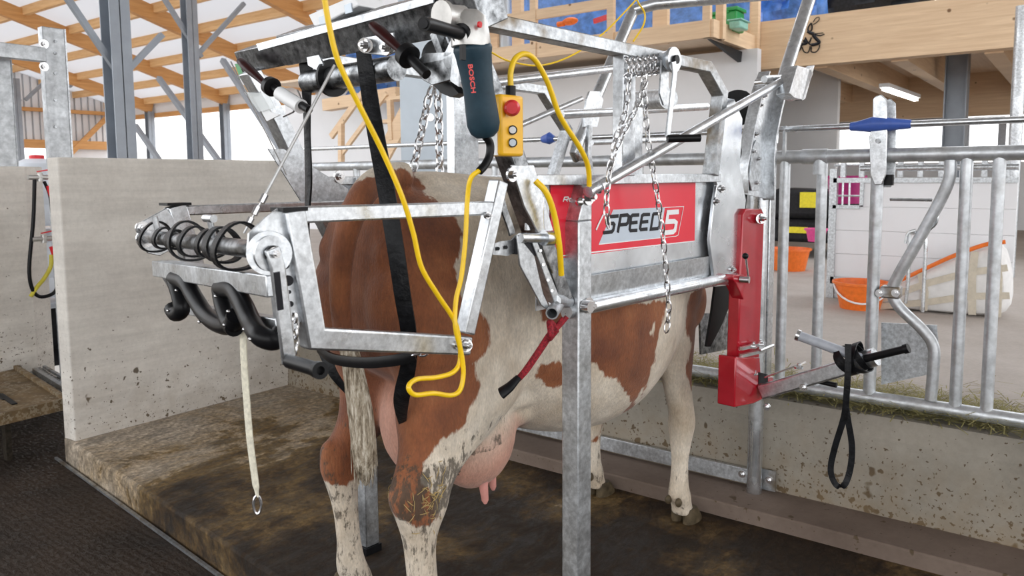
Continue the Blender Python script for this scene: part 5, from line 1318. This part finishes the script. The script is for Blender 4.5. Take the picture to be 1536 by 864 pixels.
MB().plate([hu(663, 88), hu(680, 52), hu(688, 56), hu(688, 130), hu(676, 122)], (.006, .0, 0)).plate([hu(619, 98), hu(638, 80), hu(680, 78), hu(663, 90)], (.06, 0, .0)).build('side_sheet', 'galv', hh)
MB().plate([mu(x, y, -.50) for x, y in ((650, 128), (672, 122), (688, 140), (676, 146), (662, 140))], (.03, 0, 0)).build('foam_end', 'rubber', hh)
MB().bar(mu(655, 50, -.47), mu(668, 84, -.47), .03, .02).build('stem', 'galvdark', hh)
# clear wallet with papers on the left arm
wl = mthing('document_holder', 'clear plastic holder with green and white papers at the left of the beam', 'holder')
wq = lambda x, y: mu(x, y, -.44)
MB().plate([wq(x, y) for x, y in ((352, 96), (366, 94), (406, 168), (420, 172), (400, 182), (388, 160))], (.004, 0, 0)).build('paper', 'white', wl)
MB().plate([mu(x, y, -.445) for x, y in ((352, 96), (364, 94), (376, 112), (360, 118))], (.002, 0, 0)).build('green_label', 'green', wl)
MB().plate([mu(x, y, -.45) for x, y in ((366, 138), (402, 140), (412, 162), (388, 168))], (.002, 0, 0)).build('pocket', 'clear', wl)
# white boxes on the beam
bx_ = mthing('junction_box', 'white plastic electric box with grey latches on top of the beam', 'box')
q0, q1, q2, q3 = mu(462, 22, -.46), mu(532, -8, -.46), mu(538, 8, -.46), mu(472, 42, -.46)
MB().plate([q0, q1, q2, q3], (.10, 0, 0)).build('case', 'white', bx_, bevel=.004)
for x, y in ((483, 31), (521, 13)):
    c = mu(x, y, -.464); MB().plate([mu(x-5, y-5, -.464), mu(x+5, y-9, -.464), mu(x+7, y+5, -.464), mu(x-3, y+8, -.464)], (.003, 0, 0)).build('latch', 'columnlight', bx_)
# red rope tied under the near post
rr_ = mthing('red_rope', 'dark red rope with a knot and black end slanting past the belly', 'rope')
pts = [mv(846, 478, -.02), mv(836, 490, -.01), mv(826, 500, .0), mv(806, 530, .03), mv(785, 560, .06), mv(772, 573, .08)]
MB().tube(smooth(pts, 6), .0095, 10).tube(smooth([p+V3((.007, -.005, .005)) for p in pts], 6), .0075, 8).build('rope', 'redrope', rr_)
kn = mv(828, 496, -.012)
MB().tube(smooth([kn+V3((.02*math.cos(a)*(1), .012*math.sin(a*1.5), .022*math.sin(a))) for a in [k*.7 for k in range(10)]], 4), .010, 8).build('knot', 'redrope', rr_)
MB().tube([mv(778, 566, .05), mv(765, 580, .06), mv(752, 590, .08)], [.014, .020, .024], 12, sq=.6).build('black_sleeve', 'web', rr_)
# black strap wound on the arm collar and hanging loop
lp_ = mthing('black_loop_strap', 'black webbing wound round the silver arm with a long loop hanging', 'strap')
def strip_part(pts, w, t, side, name, parent):
    pts = smooth(pts, 8); rings = []; k = len(pts)
    for i, p in enumerate(pts):
        d = (pts[min(i+1, k-1)]-pts[max(i-1, 0)]).normalized(); s = V3(side); s = (s-d*s.dot(d)).normalized(); n = d.cross(s)
        rings.append([p-s*w/2-n*t/2, p+s*w/2-n*t/2, p+s*w/2+n*t/2, p-s*w/2+n*t/2])
    return MB().loft(rings).build(name, 'web', parent)
lu = UA-.06
lq = lambda x, y, o_=0: mu(x, y, lu+o_)
strip_part([lq(1272, 516, -.01), lq(1272, 550, -.02), lq(1270, 590, -.02), lq(1266, 625, -.01), lq(1252, 672), lq(1246, 705), lq(1254, 727), lq(1266, 728), lq(1275, 705, .01), lq(1278, 670, .01), lq(1272, 630, .0), lq(1269, 612, .0)], .022, .003, (.2, -.9, .2), 'hanging_loop', lp_)
cw = mu(1284, 538, UA-.01); dd = (a1-a0).normalized(); fx2, fy2 = frame(dd); wb = MB()
for (t, r, tl2, w) in ((-.03, .046, .5, .024), (0, .052, -.6, .026), (.02, .045, .3, .024), (-.01, .056, .9, .022)):
    vs = []; fs = []; n = 24
    for i in range(n):
        a = 2*PI*i/n; o_ = fx2*math.cos(a)+fy2*math.sin(a); cc = cw+dd*(t+tl2*.04*math.sin(a+t*30))
        for rad, ax in ((r, -w/2), (r, w/2), (r+.004, w/2), (r+.004, -w/2)): vs.append(cc+o_*rad+dd*ax)
    for i in range(n):
        j = (i+1) % n
        for q in range(4): fs.append((4*i+q, 4*i+(q+1) % 4, 4*j+(q+1) % 4, 4*j+q))
    wb.add(vs, fs)
wb.build('wound_webbing', 'web', lp_)

# ------------------------------------------------------------------ light: bright overcast daylight, open barn
W = bpy.data.worlds.new('World'); S.world = W; W.use_nodes = True
nt = W.node_tree; bg_ = nt.nodes['Background']
tc = nt.nodes.new('ShaderNodeTexCoord'); sx = nt.nodes.new('ShaderNodeSeparateXYZ'); nt.links.new(tc.outputs['Generated'], sx.inputs[0])
r = ramp(nt, sx.outputs[2], [(0, (.12, .11, .10)), (.47, (.22, .21, .20)), (.50, (.9, .9, .9)), (.53, (1, 1, 1)), (1, (.92, .97, 1.05))])
mr = nt.nodes.new('ShaderNodeMapRange'); mr.inputs[1].default_value = -1; mr.inputs[2].default_value = 1; nt.links.new(sx.outputs[2], mr.inputs[0]); nt.links.new(mr.outputs[0], r.inputs[0])
nt.links.new(r.outputs[0], bg_.inputs['Color']); bg_.inputs['Strength'].default_value = 2.6
sd = bpy.data.lights.new('sun', 'SUN'); so = bpy.data.objects.new('sun', sd); COL.objects.link(so)
sd.energy = .0; sd.angle = math.radians(40); sd.color = (1, .985, .96)
so.rotation_euler = V3((.45, .25, -1)).to_track_quat('-Z', 'Y').to_euler()
V = S.view_settings; V.view_transform = 'Standard'; V.look = 'None'; V.exposure = .14; V.gamma = 1; V.use_curve_mapping = False
